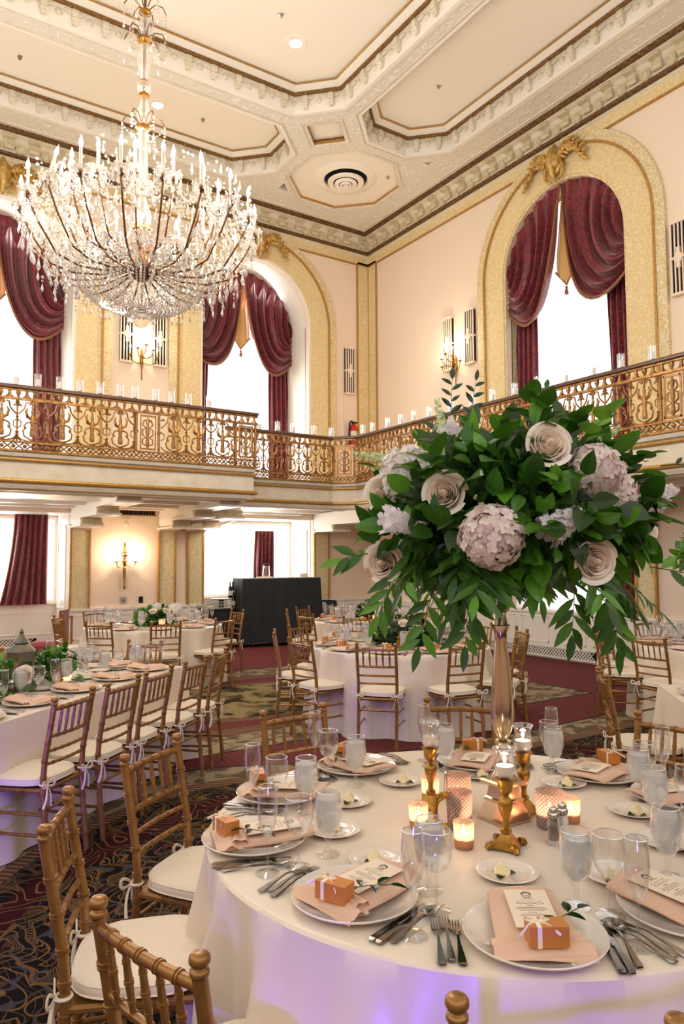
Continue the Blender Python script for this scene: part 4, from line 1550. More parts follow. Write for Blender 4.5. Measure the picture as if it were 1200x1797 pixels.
for x, y, z, lab in ((5.93, 12.93, .93, 'first dark bottle on the tray beside the black bar'), (6.02, 13.0, .93, 'second dark bottle on the tray, touching the tall bar'), (6.08, 13.15, .93, 'rearmost dark bottle behind the tall black bar'), (5.97, 12.86, .74, 'dark wine bottle with white label standing on the low service table')):
    t = thing('wine_bottle', lab, 'bottle', (x, y, z), 0, 'bottles at the bar')
    MB().lathe([(.034, 0), (.036, .01), (.036, .17), (.03, .20), (.014, .23), (.013, .29), (.016, .295), (.016, .305), (0, .305)], 14).build('bottle_body', 'bottle', t)
    MB().shell([(.0368, .05), (.0368, .14)], 14).build('label', 'label', t)
t = thing('drink_dispenser', 'clear jug with a dark lid standing on the black bar', 'jug', (6.62, 12.75, 1.305))
MB().shell([(.07, 0), (.075, .05), (.06, .24), (.055, .24), (.068, .05), (0, .01)], 16).build('jug_body', 'glass', t); MB().lathe([(.058, .24), (.06, .27), (.03, .29), (0, .29)], 14).build('lid', 'blackm', t)
o = tag(MB().box((6.55, 12.68, 1.320), (.28, .2, .03), radians(-8)).build('menu_stack', 'paper'), 'flat cream box lying on the black bar beside the jug', 'box')
o = tag(MB().box((7.42, 12.66, 1.345), (.16, .05, .08), radians(-8)).build('place_sign', 'paper'), 'small folded cream sign on the right end of the black bar', 'sign')
o = tag(MB().add([(7.72, 12.3, .0), (8.12, 12.25, 0), (8.16, 12.7, 0), (7.76, 12.75, 0), (7.78, 12.36, .86), (8.0, 12.34, .84), (8.06, 12.62, .80), (7.8, 12.66, .84)],
        [(3, 2, 1, 0), (4, 5, 6, 7), (0, 1, 5, 4), (1, 2, 6, 5), (2, 3, 7, 6), (3, 0, 4, 7)], False).build('covered_cart', 'black'), 'low cart under black cloth right of the tall bar', 'cart')

# upholstered chair and a folded wooden stand by the window bay
t = thing('upholstered_chair', 'burgundy upholstered chair by the white wainscot behind the lantern', 'chair', (2.25, 11.35, 0), radians(62))
c = MB(); c.grid(lambda u, v: ((u - .5) * .46, (v - .5) * .46, .43 + .07 * (1 - (2 * u - 1) ** 4) * (1 - (2 * v - 1) ** 4)), 10, 10); c.box((0, 0, .40), (.46, .46, .07)); c.build('seat', 'burgseat', t)
c = MB(); c.grid(lambda u, v: ((u - .5) * .42, -.24 - .05 * v, .55 + .38 * v), 6, 6); c.box((0, -.27, .74), (.42, .03, .40)); c.build('backrest', 'burgseat', t)
for sx in (-1, 1):
    for sy in (-1, 1):
        MB().tube([(sx * .2, sy * .2, .38), (sx * .21, sy * .22, 0)], [.02, .014], 8).build('leg', 'wood', t)
t = thing('folded_stand', 'narrow folded wooden stand leaning by the white pilaster base', 'stand', (2.86, 12.5, 0))
for dx in (-.03, .03):
    MB().box((dx, 0, .38), (.03, .05, .76)).build('leg', 'wood', t)
MB().box((0, 0, .74), (.10, .06, .03)).build('top_bar', 'wood', t)


# ------------------------------------------------------------ crystal chandelier
def drop_bead(mb, p, r, M4=None):
    x, y, z = p
    mb.add([(x, y, z + r), (x + r, y, z), (x, y + r, z), (x - r, y, z), (x, y - r, z), (x, y, z - r)],
           [(0, 1, 2), (0, 2, 3), (0, 3, 4), (0, 4, 1), (5, 2, 1), (5, 3, 2), (5, 4, 3), (5, 1, 4)], False, M4)


def pendant(mb, p, L, r):
    x, y, z = p
    n = 6
    vs = [(x, y, z)]
    for k in range(n):
        a = 2 * pi * k / n
        vs.append((x + r * cos(a), y + r * sin(a), z - L * .68))
    vs.append((x, y, z - L))
    mb.add(vs, [(0, 1 + k, 1 + (k + 1) % n) for k in range(n)] + [(n + 1, 1 + (k + 1) % n, 1 + k) for k in range(n)], False)


def sag(a, b, d, k):
    return [(a[0] + (b[0] - a[0]) * i / k, a[1] + (b[1] - a[1]) * i / k, a[2] + (b[2] - a[2]) * i / k - d * 4 * (i / k) * (1 - i / k)) for i in range(k + 1)]


CH = (2.15, 6.755, 0.0)
ch = thing('crystal_chandelier', 'huge crystal chandelier with many candle bulbs hanging from the coffered ceiling', 'chandelier', CH)
MB().tube([(0, 0, 4.35), (0, 0, ZP - .02)], .014, 8).build('stem_rod', 'brass', ch)
MB().lathe([(.16, 9.40), (.14, 9.45), (.16, 9.50)], 20).build('ceiling_canopy', 'brass', ch)
for prof in ([(.02, 4.90), (.075, 4.93), (.085, 5.0), (.06, 5.10), (.03, 5.20), (.045, 5.24)], [(.11, 5.26), (.13, 5.29), (.11, 5.33), (.05, 5.34)],
             [(.035, 5.35), (.05, 5.5), (.04, 5.7), (.055, 5.83), (.03, 5.86)], [(.02, 5.92), (.065, 5.98), (.075, 6.03), (.045, 6.12), (.03, 6.20)],
             [(.025, 6.36), (.045, 6.42), (.085, 6.6), (.06, 6.72), (.03, 6.76)], [(.03, 6.82), (.07, 6.90), (.05, 7.0), (.03, 7.04)],
             [(.02, 7.2), (.08, 7.35), (.06, 7.5), (.03, 7.6)], [(.03, 7.9), (.08, 8.1), (.05, 8.3), (.03, 8.4)]):
    MB().lathe(prof, 16).build('glass_baluster', 'crystal_col', ch)
MB().sphere((0, 0, 6.30), .075, 12, 8).build('glass_globe', 'crystal_col', ch)
for z, r in ((6.22, .05), (6.355, .045), (6.79, .075), (5.90, .06), (7.08, .06), (4.86, .10)):
    MB().lathe([(r * .5, -.02), (r, -.012), (r, .012), (r * .5, .02)], 14, (0, 0, z)).build('gilt_collar', 'gilt', ch)
MB().lathe([(.04, 4.36), (.12, 4.40), (.16, 4.46), (.10, 4.52), (.08, 4.60), (.11, 4.72), (.09, 4.84)], 20).build('hub', 'brass', ch)
for z in (5.93, 6.80, 7.12):
    for k in range(6):
        a = k * pi / 3 + z
        q = MB(); q.tube([(.04 * cos(a), .04 * sin(a), z), (.10 * cos(a), .10 * sin(a), z + .07), (.17 * cos(a), .17 * sin(a), z + .06), (.20 * cos(a), .20 * sin(a), z)], .006, 5)
        br = q.build('scroll_arm', 'brass', ch)
        q = MB()
        for i in range(4): drop_bead(q, (.20 * cos(a), .20 * sin(a), z - .03 - .035 * i), .014)
        pendant(q, (.20 * cos(a), .20 * sin(a), z - .17), .09, .014)
        for p in sag((.20 * cos(a), .20 * sin(a), z - .01), (.06 * cos(a), .06 * sin(a), z - .10), .05, 6): drop_bead(q, p, .012)
        q.build('bead_strand', 'crystal', br)

PTS = []     # anchor points of hanging prisms
rc = random.Random(3)


def ch_arm(R1, zt, ang, hub_r, zh, dip, lit, tilt=0.0, h=.19):
    c, s = cos(ang), sin(ang)
    prof = [(hub_r, zh), (hub_r + (R1 - hub_r) * .25, zh - dip * .8), (hub_r + (R1 - hub_r) * .5, zh - dip), (hub_r + (R1 - hub_r) * .72, zh - dip * .45), (hub_r + (R1 - hub_r) * .9, zh + (zt - zh) * .45), (R1, zt - .05), (R1, zt)]
    a = MB(); a.tube([(r * c, r * s, z) for r, z in prof], .0095, 6)
    a.lathe([(.012, -.06), (.03, -.035), (.012, -.02), (.018, 0)], 9, (R1 * c, R1 * s, zt))
    ar = a.build('arm', 'brass', ch)
    b = MB(); b.lathe([(.015, -.012), (.06, .0), (.075, .018), (.06, .016), (.02, .006)], 12, (R1 * c, R1 * s, zt))
    for k in range(10):
        t_ = k * pi / 5
        drop_bead(b, (R1 * c + .074 * cos(t_), R1 * s + .074 * sin(t_), zt + .018), .016)
    b.build('bobeche', 'crystal', ar)
    p = MB()
    for k in range(7):
        t_ = k * 2 * pi / 7 + ang
        pendant(p, (R1 * c + .07 * cos(t_), R1 * s + .07 * sin(t_), zt + .0), .105, .013)
        drop_bead(p, (R1 * c + .07 * cos(t_), R1 * s + .07 * sin(t_), zt - .0), .012)
    p.build('prism_ring', 'crystal', ar)
    s0 = MB().lathe([(.013, 0), (.013, h)], 9); s1 = MB().lathe([(0, h), (.010, h + .004), (.019, h + .03), (.014, h + .055), (.005, h + .085), (0, h + .10)], 9)
    M4 = Matrix.Translation((R1 * c, R1 * s, zt + .01)) @ Matrix.Rotation(tilt, 4, Vector((rt.x, rt.y, 0)).cross(Vector((0, 0, 1))))
    for q in (s0, s1): q.v = [tuple(M4 @ Vector(v)) for v in q.v]
    cs = s0.build('candle_sleeve', 'candle', ar); s1.build('bulb', 'bulb' if lit else 'bulb_off', cs)
    # beads strung along the arm
    bs = MB()
    for i in range(5):
        k = .35 + .12 * i
        r = hub_r + (R1 - hub_r) * k
        z = zh - dip + (zt - zh) * max(0, k - .6) * .7
        drop_bead(bs, (r * c, r * s, z - .05), .017)
        PTS.append((r * c, r * s, z - .06))
    bs.build('bead_strand', 'crystal', ar)
    return (R1 * c, R1 * s, zt)


NO, NI, NL = 20, 14, 8
off = radians(9)
outer = [ch_arm(1.08, 4.88, off + 2 * pi * k / NO, .14, 4.44, .10, True, (-.30 if k == 11 else 0)) for k in range(NO)]
inner = [ch_arm(.74, 5.07, off + .12 + 2 * pi * k / NI, .12, 4.60, .06, k not in (6, 9)) for k in range(NI)]
lower = [ch_arm(.44, 4.62, off + .3 + 2 * pi * k / NL, .10, 4.50, .05, True, h=.12) for k in range(NL)]
for ring, d in ((outer, .20), (inner, .16), (lower, .10)):
    n = len(ring)
    for k in range(n):
        q = MB()
        for p in sag(ring[k], ring[(k + 1) % n], d, 14): drop_bead(q, p, .0165)
        for p in sag(ring[k], ring[(k + 1) % n], d * .45, 10): drop_bead(q, (p[0] * .98, p[1] * .98, p[2] - .02), .013)
        mid = sag(ring[k], ring[(k + 1) % n], d, 2)[1]
        pendant(q, (mid[0], mid[1], mid[2] - .02), .12, .018)
        q.build('bead_swag', 'crystal', ch)
for k in range(NO):
    a, b = outer[k], inner[int(k * NI / NO)]
    q = MB()
    for p in sag(a, b, .18, 14): drop_bead(q, p, .015)
    q.build('bead_swag', 'crystal', ch)
for k in range(12):
    a = 2 * pi * k / 12
    q = MB()
    for p in sag((.10 * cos(a), .10 * sin(a), 5.28), (.72 * cos(a), .72 * sin(a), 5.05), .16, 18): drop_bead(q, p, .014)
    q.build('bead_swag', 'crystal', ch)
# individual large prisms hung below the outer arms
k = 0
for ring_r, z0, n in ((1.0, 4.60, 32), (.86, 4.47, 32), (.70, 4.40, 32)):
    for i in range(n):
        a = 2 * pi * (i + .5 * (k % 2)) / n
        q = MB()
        x, y = ring_r * cos(a), ring_r * sin(a)
        for j in range(3): drop_bead(q, (x, y, z0 + .10 - .035 * j), .016)
        pendant(q, (x, y, z0), .13 + .02 * rc.random(), .022)
        q.build('crystal_pendant', 'crystal', ch)
    k += 1
# the basket of bead strings and the remaining small crystals
q = MB()
NS = 48
for i in range(NS):
    a = 2 * pi * i / NS
    for j in range(26):
        t_ = j / 25
        r = .56 * cos(t_ * pi / 2) ** .8 + .05
        z = 4.42 - .36 * sin(t_ * pi / 2) ** 1.1
        drop_bead(q, (r * cos(a), r * sin(a), z), .0135)
for i in range(40):
    a = 2 * pi * i / 40
    for j in range(10):
        t_ = j / 9
        drop_bead(q, ((.56 + .22 * t_) * cos(a), (.56 + .22 * t_) * sin(a), 4.42 + .05 * t_ - .10 * 4 * t_ * (1 - t_)), .014)
tag(q.build('bead_basket', 'crystal', ch), None, None, None, 'stuff')
q = MB()
for i in range(1500):
    a = rc.random() * 2 * pi
    r = sqrt(rc.random()) * .62 + .46
    zb = 4.36 + .50 * max(0, (r - .5) / .58) ** 1.6
    z = zb + rc.random() ** 1.5 * .45 - .04
    if rc.random() < .35: pendant(q, (r * cos(a), r * sin(a), z), .07 + .04 * rc.random(), .014)
    else: drop_bead(q, (r * cos(a), r * sin(a), z), .011 + .009 * rc.random())
for p in PTS:
    for j in range(2): drop_bead(q, (p[0], p[1], p[2] - .03 * j), .013)
    pendant(q, (p[0], p[1], p[2] - .05), .09, .015)
tag(q.build('crystal_fringe', 'crystal', ch), None, None, None, 'stuff')
MB().lathe([(.095 * sin(pi * i / 9) if 0 < i < 9 else 0, 3.99 - .095 * cos(pi * i / 9)) for i in range(10)], 14, smooth=False).build('crystal_ball', 'crystal_col', ch)


# ------------------------------------------------------------ gold bamboo-turned chairs
def bamboo(mb, pts, r, rings, n=8, taper=None):
    """tube along a polyline with pairs of turned rings at the given arc fractions"""
    P = [Vector(p) for p in pts]
    seg = [(P[i + 1] - P[i]).length for i in range(len(P) - 1)]
    L = sum(seg)

    def at(s):
        s = max(0, min(L, s))
        for i, l in enumerate(seg):
            if s <= l or i == len(seg) - 1:
                return P[i].lerp(P[i + 1], s / l if l else 0)
            s -= l
    st = {0.0: 1.0, L: 1.0}
    acc = 0
    for l in seg[:-1]:
        acc += l; st[acc] = 1.0
    e = max(r * .18, .0016)
    for f in rings:
        c = f * L
        for d, k in ((-3.2, 1), (-2.8, 1.24), (-1.1, 1.24), (-.7, 1.0), (.7, 1.0), (1.1, 1.24), (2.8, 1.24), (3.2, 1)):
            st[c + d * e] = k
    ks = sorted(k for k in st if 0 <= k <= L)
    mb.tube([at(k) for k in ks], [r * st[k] * (1 if taper is None else taper(k / L)) for k in ks], n)


def outline(a, wf, wb, d0, d1, p=3.2):
    """rounded trapezoid seat outline"""
    c, s = cos(a), sin(a)
    x = abs(c) ** (2 / p) * (1 if c >= 0 else -1)
    y = abs(s) ** (2 / p) * (1 if s >= 0 else -1)
    xx = (d0 + d1) / 2 + x * (d1 - d0) / 2
    k = (xx - d0) / (d1 - d0)
    return xx, y * (wb + (wf - wb) * k) / 2


def make_chair(detail=True):
    nn = 14 if detail else 5
    rg = (lambda *a: a) if detail else (lambda *a: a[1:2])
    t = thing('chiavari_chair', 'gold chair', 'chair', (0, 0, -50))
    for s in (-1, 1):
        mb = MB()
        bamboo(mb, [(-.235, s * .170, 0), (-.19, s * .172, .44), (-.20, s * .173, .58), (-.255, s * .175, .885)], .0155, rg(.10, .22, .34, .46, .56, .66, .77, .88), nn)
        mb.lathe([(.0155, 0), (.018, .002), (.0195, .005), (.0195, .010), (.018, .013), (.0135, .015), (.0125, .017), (.0145, .019), (.018, .022), (.0205, .026), (.0213, .031), (.0205, .036), (.018, .040), (.014, .043), (.008, .0448), (0, .0453)] if detail else [(.0155, 0), (.019, .004), (.019, .012), (.012, .016), (.019, .022), (.021, .034), (.012, .044), (0, .045)], nn, (-.255, s * .175, .884))
        mb.build('back_post', 'chair', t)
        mb = MB(); bamboo(mb, [(.185, s * .195, 0), (.17, s * .188, .43)], .0155, rg(.18, .45, .72), nn); mb.build('leg', 'chair', t)
    mb = MB(); bamboo(mb, [(-.250, -.175, .862), (-.262, -.09, .864), (-.266, 0, .865), (-.262, .09, .864), (-.250, .175, .862)], .0125, rg(.17, .33, .5, .67, .83), nn); mb.build('top_rail', 'chair', t)
    for z, x, r in ((.715, -.226, .010), (.635, -.211, .009), (.565, -.200, .009)):
        mb = MB(); bamboo(mb, [(x, -.173, z), (x - .012, -.08, z), (x - .015, 0, z), (x - .012, .08, z), (x, .173, z)], r, rg(.17, .33, .5, .67, .83), 7 if detail else 4); mb.build('back_rail', 'chair', t)
    for k in range(5):
        y = -.118 + .059 * k
        mb = MB(); bamboo(mb, [(-.240, y, .715), (-.264, y, .862)], .0075, rg(.2, .5, .8), 7 if detail else 4, lambda f: .75 + .45 * sin(pi * f)); mb.build('spindle', 'chair', t)
    mb = MB()
    for (a, b) in (((.17, -.188), (.17, .188)), ((-.19, -.172), (-.19, .172)), ((.17, .188), (-.19, .172)), ((.17, -.188), (-.19, -.172))):
        bamboo(mb, [(a[0], a[1], .425), (b[0], b[1], .425)], .013, rg(.33, .67), 7 if detail else 4)
    mb.grid(lambda u, v: ((-.19 + .36 * u), (2 * v - 1) * (.172 + .016 * u), .435), 2, 2)
    mb.build('seat_frame', 'chair', t)
    for z, dx in ((.30, .006), (.19, .010)):
        for (a, b) in (((.176 + dx * .5, -.19), (.176 + dx * .5, .19)), ((.18, .19), (-.21, .171)), ((.18, -.19), (-.21, -.171))):
            mb = MB(); bamboo(mb, [(a[0], a[1], z), (b[0], b[1], z)], .009, rg(.3, .7), 7 if detail else 4); mb.build('stretcher', 'chair', t)
    mb = MB(); bamboo(mb, [(-.205, -.171, .33), (-.205, .171, .33)], .009, rg(.3, .7), 7 if detail else 4); mb.build('stretcher', 'chair', t)
    # seat pad with piping and bow ties
    N = 40 if detail else 22
    lay = [(.80, .440), (.98, .447), (1.0, .462), (.985, .478), (.93, .488), (.75, .494), (.45, .499), (.15, .500)]
    vs, fs = [], []
    cx, cy = -.005, 0
    for k, z in lay:
        for i in range(N):
            x, y = outline(2 * pi * i / N, .42, .375, -.195, .20)
            vs.append((cx + (x - cx) * k, y * k, z + (.002 * sin(i * 1.7) if k < .95 and k > .3 else 0)))
    for j in range(len(lay) - 1):
        for i in range(N):
            fs.append((j * N + i, j * N + (i + 1) % N, (j + 1) * N + (i + 1) % N, (j + 1) * N + i))
    fs.append(tuple((len(lay) - 1) * N + i for i in range(N))); fs.append(tuple(range(N))[::-1])
    cu = MB().add(vs, fs).build('cushion', 'cushion', t)
    for k, z in ((1.0, .452), (.985, .480)):
        mb = MB(); mb.tube([(cx + (outline(2 * pi * i / N, .42, .375, -.195, .20)[0] - cx) * k, outline(2 * pi * i / N, .42, .375, -.195, .20)[1] * k, z) for i in range(N)], .0035, 4, closed=True); mb.build('piping', 'cushion', cu)
    for s in (-1, 1):
        mb = MB()
        y = s * .172
        ring = [(-.196 + .021 * cos(a), y + .021 * sin(a), .462) for a in [2 * pi * i / 10 for i in range(10)]]
        mb.tube(ring, .006, 5, closed=True)
        p = Vector((-.218, y, .462))
        for q in (-1, 1):
            mb.tube([p + Vector((-.012 * sin(pi * i / 12), q * .050 * sin(pi * i / 12), .010 * sin(pi * i / 12) + .017 * sin(2 * pi * i / 12))) for i in range(13)], [.004 + .0035 * sin(pi * i / 12) for i in range(13)], 5, sx=.4)
            mb.tube([p + Vector((-.010 * sin(pi * i / 8), q * (.030 * (i / 8) ** .8), -.118 * i / 8)) for i in range(9)], [.004 + .004 * i / 8 for i in range(9)], 5, sx=.4)
        mb.build('cushion_tie', 'cushion', t)
    return t


CHAIR, CHAIR_FAR = make_chair(True), make_chair(False)
first_used = {}


def put_chair(x, y, ang, label, group, far=False):
    """x, y: middle of the top rail; ang: direction the sitter faces (degrees)"""
    a = radians(ang)
    src = CHAIR_FAR if far else CHAIR
    loc = (x + .255 * cos(a), y + .255 * sin(a), 0)
    if src.name not in first_used:
        first_used[src.name] = True
        KIDS[src.name] = list(src.children)
        src.location = loc; src.rotation_euler = (0, 0, a)
        tag(src, label, 'chair', group)
        return src
    return dup(src, loc, a, label, group)


def radial(c, deg, r=1.32):
    a = radians(deg)
    return c[0] + r * cos(a), c[1] + r * sin(a), deg + 180


# ------------------------------------------------------------ tables under floor-length cloths
HT = .765


def round_cloth(c, Rd, label, seed, chairs, folds=15, nth=300, fine=True):
    rr_ = random.Random(seed)
    ph = [rr_.random() * 6.28 for _ in range(6)]
    wob = [rr_.uniform(-.5, .5) for _ in range(4)]

    def amp(th):
        w = th * folds + 1.3 * sin(2 * th + ph[0]) + .9 * sin(3 * th + ph[1])
        s = sin(w)
        return .55 * s + .3 * max(0, s) ** 3 + .22 * sin(2.17 * w + ph[2])
    t = thing('banquet_table', label, 'table', (c[0], c[1], 0), 0, 'round banquet tables under floor-length cloths')
    zs = [(HT - .0012, 0.0), (HT - .0012, .5), (HT - .0012, .9), (HT - .0012, .985), (HT - .003, .996), (HT - .010, 1.004)]
    vs, fs = [], []
    for z, k in zs:
        for i in range(nth):
            th = 2 * pi * i / nth
            vs.append((Rd * k * cos(th), Rd * k * sin(th), z))
    nv = 16
    for j in range(1, nv + 1):
        v = j / nv
        z = HT - .010 - (HT - .014) * v
        for i in range(nth):
            th = 2 * pi * i / nth
            g = min(1, v * 3.2) ** 1.1
            r = Rd * 1.004 + .004 * g + g * (.040 + .030 * v) * amp(th) + .035 * v
            vs.append((r * cos(th), r * sin(th), max(z, .004)))
    for j in range(len(zs) + nv - 1):
        for i in range(nth):
            fs.append((j * nth + i, (j + 1) * nth + i, (j + 1) * nth + (i + 1) % nth, j * nth + (i + 1) % nth))
    MB().add(vs, fs).build('tablecloth', 'cloth', t)
    tt = MB(); tt.lathe([(Rd - .10, HT - .035), (Rd - .02, HT - .032), (Rd - .02, HT - .008), (0, HT - .006)], 40); tt.build('tabletop', 'wood', t)
    MB().lathe([(.30, 0), (.28, .03), (.06, .08), (.05, .70), (.2, .728)], 16).build('pedestal', 'wood', t)
    return t


def rect_cloth(corner, ux, uy, L, W, label, seed):
    """long table; corner = near end corner of the tabletop, ux along (away from the corner), uy across"""
    rr_ = random.Random(seed)
    c = Vector(corner); ux = Vector(ux); uy = Vector(uy)
    t = thing('banquet_table', label, 'table')
    per = 2 * (L + W)
    n = 360

    def edge(s):
        s %= per
        if s < L: p, nn = c + ux * s, -uy
        elif s < L + W: p, nn = c + ux * L + uy * (s - L), ux
        elif s < 2 * L + W: p, nn = c + ux * (L - (s - L - W)) + uy * W, uy
        else: p, nn = c + uy * (W - (s - 2 * L - W)), -ux
        return p, nn
    vs, fs = [], []
    nv = 12
    ctr = c + ux * (L / 2) + uy * (W / 2)
    rows = [('in', .5), ('in', .97), ('top', 0)] + [('v', j / nv) for j in range(1, nv + 1)]
    for kind, k in rows:
        for i in range(n):
            s = per * i / n
            p, nn = edge(s)
            cdist = min(abs(s - x) for x in (0, L, L + W, 2 * L + W, per))
            if kind == 'in':
                q = ctr + (p - ctr) * k; z = HT - .0012
            elif kind == 'top':
                q = p; z = HT - .003
            else:
                fold = (.018 * sin(s * 11 + seed) + .014 * sin(s * 23.0 + 2)) * k + .03 * k
                if cdist < .18:
                    fold += .09 * k * (1 - cdist / .18)
                q = p + nn * (fold + .004); z = HT - .004 - (HT - .010) * k
            vs.append((q.x, q.y, z))
    for j in range(len(rows) - 1):
        for i in range(n):
            fs.append((j * n + i, (j + 1) * n + i, (j + 1) * n + (i + 1) % n, j * n + (i + 1) % n))
    fs.append(tuple(range(n)))
    MB().add(vs, fs).build('tablecloth', 'cloth', t)
    q = c + ux * (L / 2) + uy * (W / 2)
    a = atan2(ux.y, ux.x)
    MB().box((q.x, q.y, HT - .025), (L - .06, W - .06, .03), a).build('tabletop', 'wood', t)
    for e in (.15, .85):
        p = c + ux * (L * e) + uy * (W / 2)
        MB().box((p.x, p.y, .36), (.05, W * .6, .70), a).build('leg', 'wood', t)
    return t


# ------------------------------------------------------------ tableware prototypes (built once, then copied)
def proto(fn):
    return fn()


WATER_P = [(0, 0), (.034, 0), (.036, .003), (.014, .010), (.008, .022), (.009, .045), (.018, .060), (.034, .082), (.0425, .115), (.0425, .15), (.037, .190), (.0355, .190), (.0405, .15), (.0405, .115), (.032, .084), (.012, .064), (0, .062)]
WINE_P = [(0, 0), (.036, 0), (.037, .002), (.012, .007), (.0045, .018), (.0042, .085), (.012, .094), (.032, .112), (.042, .14), (.0425, .16), (.038, .20), (.0372, .20), (.0412, .16), (.0405, .14), (.030, .113), (.008, .097), (0, .096)]
FLUTE_P = [(0, 0), (.034, 0), (.035, .002), (.010, .007), (.0042, .02), (.0042, .095), (.010, .105), (.022, .13), (.0285, .17), (.029, .20), (.025, .245), (.0243, .245), (.028, .20), (.0275, .17), (.021, .131), (.006, .108), (0, .107)]


def mk_glass(kind, far=False):
    prof = dict(water_goblet=WATER_P, wine_glass=WINE_P, champagne_flute=FLUTE_P)[kind]
    n = 12 if far else 24
    t = thing(kind, kind.replace('_', ' '), 'glass', (0, 0, -50))
    MB().lathe(prof, n).build('glass_bowl', 'glass', t)
    r, z = {'water_goblet': (.0362, .190), 'wine_glass': (.0376, .20), 'champagne_flute': (.0247, .245)}[kind]
    MB().tube([(r * cos(2 * pi * i / n), r * sin(2 * pi * i / n), z) for i in range(n)], .0015 if not far else .0018, 5, closed=True).build('rim', 'glass_rim', t)
    if kind == 'water_goblet':
        MB().lathe([(0, .0635), (.011, .066), (.030, .086), (.0395, .116), (.0395, .15), (.0375, .170), (.02, .172), (0, .170)], n).build('iced_water', 'water', t)
    return t


def mk_plate():
    t = MB().lathe([(0, .004), (.095, .004), (.10, .006), (.16, .020), (.166, .024), (.168, .022), (.166, .018), (.11, .002), (.10, 0), (0, 0)], 48).build('dinner_plate', 'china')
    return tag(t, 'plate', 'plate')


def mk_butter_plate():
    t = MB().lathe([(0, .003), (.05, .003), (.054, .005), (.084, .015), (.087, .014), (.056, .001), (0, 0)], 36).build('bread_plate', 'china')
    return tag(t, 'bread plate', 'plate')


def mk_butter():
    t = thing('butter_rosette', 'butter rosette', 'butter', (0, 0, -50))
    mb = MB()
    for k in range(3):
        r, z = .017 - .005 * k, .006 + .008 * k
        mb.tube([(r * cos(a) * .9, r * sin(a), z + .003 * sin(3 * a)) for a in [2 * pi * i / 18 for i in range(19)]], .0075 - .001 * k, 7)
    mb.lathe([(.010, .02), (.006, .03), (0, .036)], 8)
    mb.build('butter', 'butter', t)
    lf = MB(); leaf(lf, (0, .0, .003), (.35, -1, .06), (0, 0, 1), .045, .030); leaf(lf, (0, .0, .003), (-.9, .3, .04), (0, 0, 1), .038, .026); leaf(lf, (0, 0, .003), (.8, .6, .05), (0, 0, 1), .034, .024)
    lf.build('leaf', 'leafd', t)
    return t


def leaf(mb, o, d, upv, L, W, kind='ovate', droop=.15, fold=.25, n=5):
    """one leaf blade: o base, d direction, upv upper side"""
    d = Vector(d).normalized(); u = Vector(upv)
    u = u - d * u.dot(d)
    if u.length < 1e-4: u = d.orthogonal()
    u.normalize(); w = d.cross(u)
    o = Vector(o)
    vs = []
    for i in range(n + 1):
        t = i / n
        if kind == 'ovate': k = (sin(pi * min(1, t ** .75)) ** .8) if 0 < t < 1 else 0
        else: k = sin(pi * t ** .85) if 0 < t < 1 else 0
        h = W / 2 * k
        c = o + d * (L * t) - u * (droop * L * t * t)
        vs += [c - w * h + u * (fold * h), c - u * 0.0, c + w * h + u * (fold * h)]
    fs = []
    for i in range(n):
        a, b = 3 * i, 3 * i + 3
        fs += [(a, a + 1, b + 1, b), (a + 1, a + 2, b + 2, b + 1)]
    mb.add(vs, fs, False)


def mk_napkin(far=False):
    """folded blush napkin lying on the plate: flat pocket panel and a gathered front roll"""
    t = thing('folded_napkin', 'napkin', 'napkin', (0, 0, -50))
    n = 8 if far else 18
    mb = MB()
    def top(u, v):
        x = -.10 + .255 * u; y = (v - .5) * (.152 + .012 * sin(3 * u + 1))
        return (x, y, .020 + .009 * sin(pi * v) ** .3 + .0022 * sin(7 * u + 4 * v) + .012 * u)
    mb.grid(top, n, n)
    mb.grid(lambda u, v: tuple(Vector(top(u, v)) - Vector((0, 0, .010))), n, n)
    for y0 in (0, 1):
        mb.tube([Vector(top(i / 8, y0)) - Vector((0, 0, .004)) for i in range(9)], .0065, 6)
    mb.tube([Vector(top(1, i / 8)) - Vector((0, 0, .004)) for i in range(9)], .0065, 6)
    mb.build('pocket_fold', 'napkin', t)
    mb = MB()
    def roll(u, v):
        y = (u - .5) * .205
        sk = .012 * sin(2.2 * u + .5)
        k = 1 - .25 * abs(2 * u - 1) ** 4
        return (-.088 - .042 * cos(pi * v) * k + sk, y, .012 + k * (.024 * sin(pi * v) + .0055 * sin(5 * pi * v + 2.2 * u)))
    mb.grid(roll, n, 20)
    mb.grid(lambda u, v: (-.062 - .03 * cos(pi * v) + .02 * u, -.085 + .12 * u, .026 + .016 * sin(pi * v) * (1 - .5 * u) + .003 * sin(6 * pi * v)), n, 12)
    mb.build('gathered_fold', 'napkin', t)
    return t


def text_mesh(s, size, mat, loc, parent, rz=0.0, name='lettering'):
    cu = bpy.data.curves.new('text', 'FONT')
    cu.body = s; cu.size = size; cu.align_x = 'CENTER'; cu.align_y = 'CENTER'; cu.resolution_u = 2
    o = bpy.data.objects.new('text', cu); COL.objects.link(o)
    me = bpy.data.meshes.new_from_object(o.evaluated_get(bpy.context.evaluated_depsgraph_get()))
    bpy.data.objects.remove(o); bpy.data.curves.remove(cu)
    me.materials.clear(); me.materials.append(MT[mat])
    q = bpy.data.objects.new(name, me); COL.objects.link(q)
    q.parent = parent; q.location = loc; q.rotation_euler = (0, 0, rz)
    return q


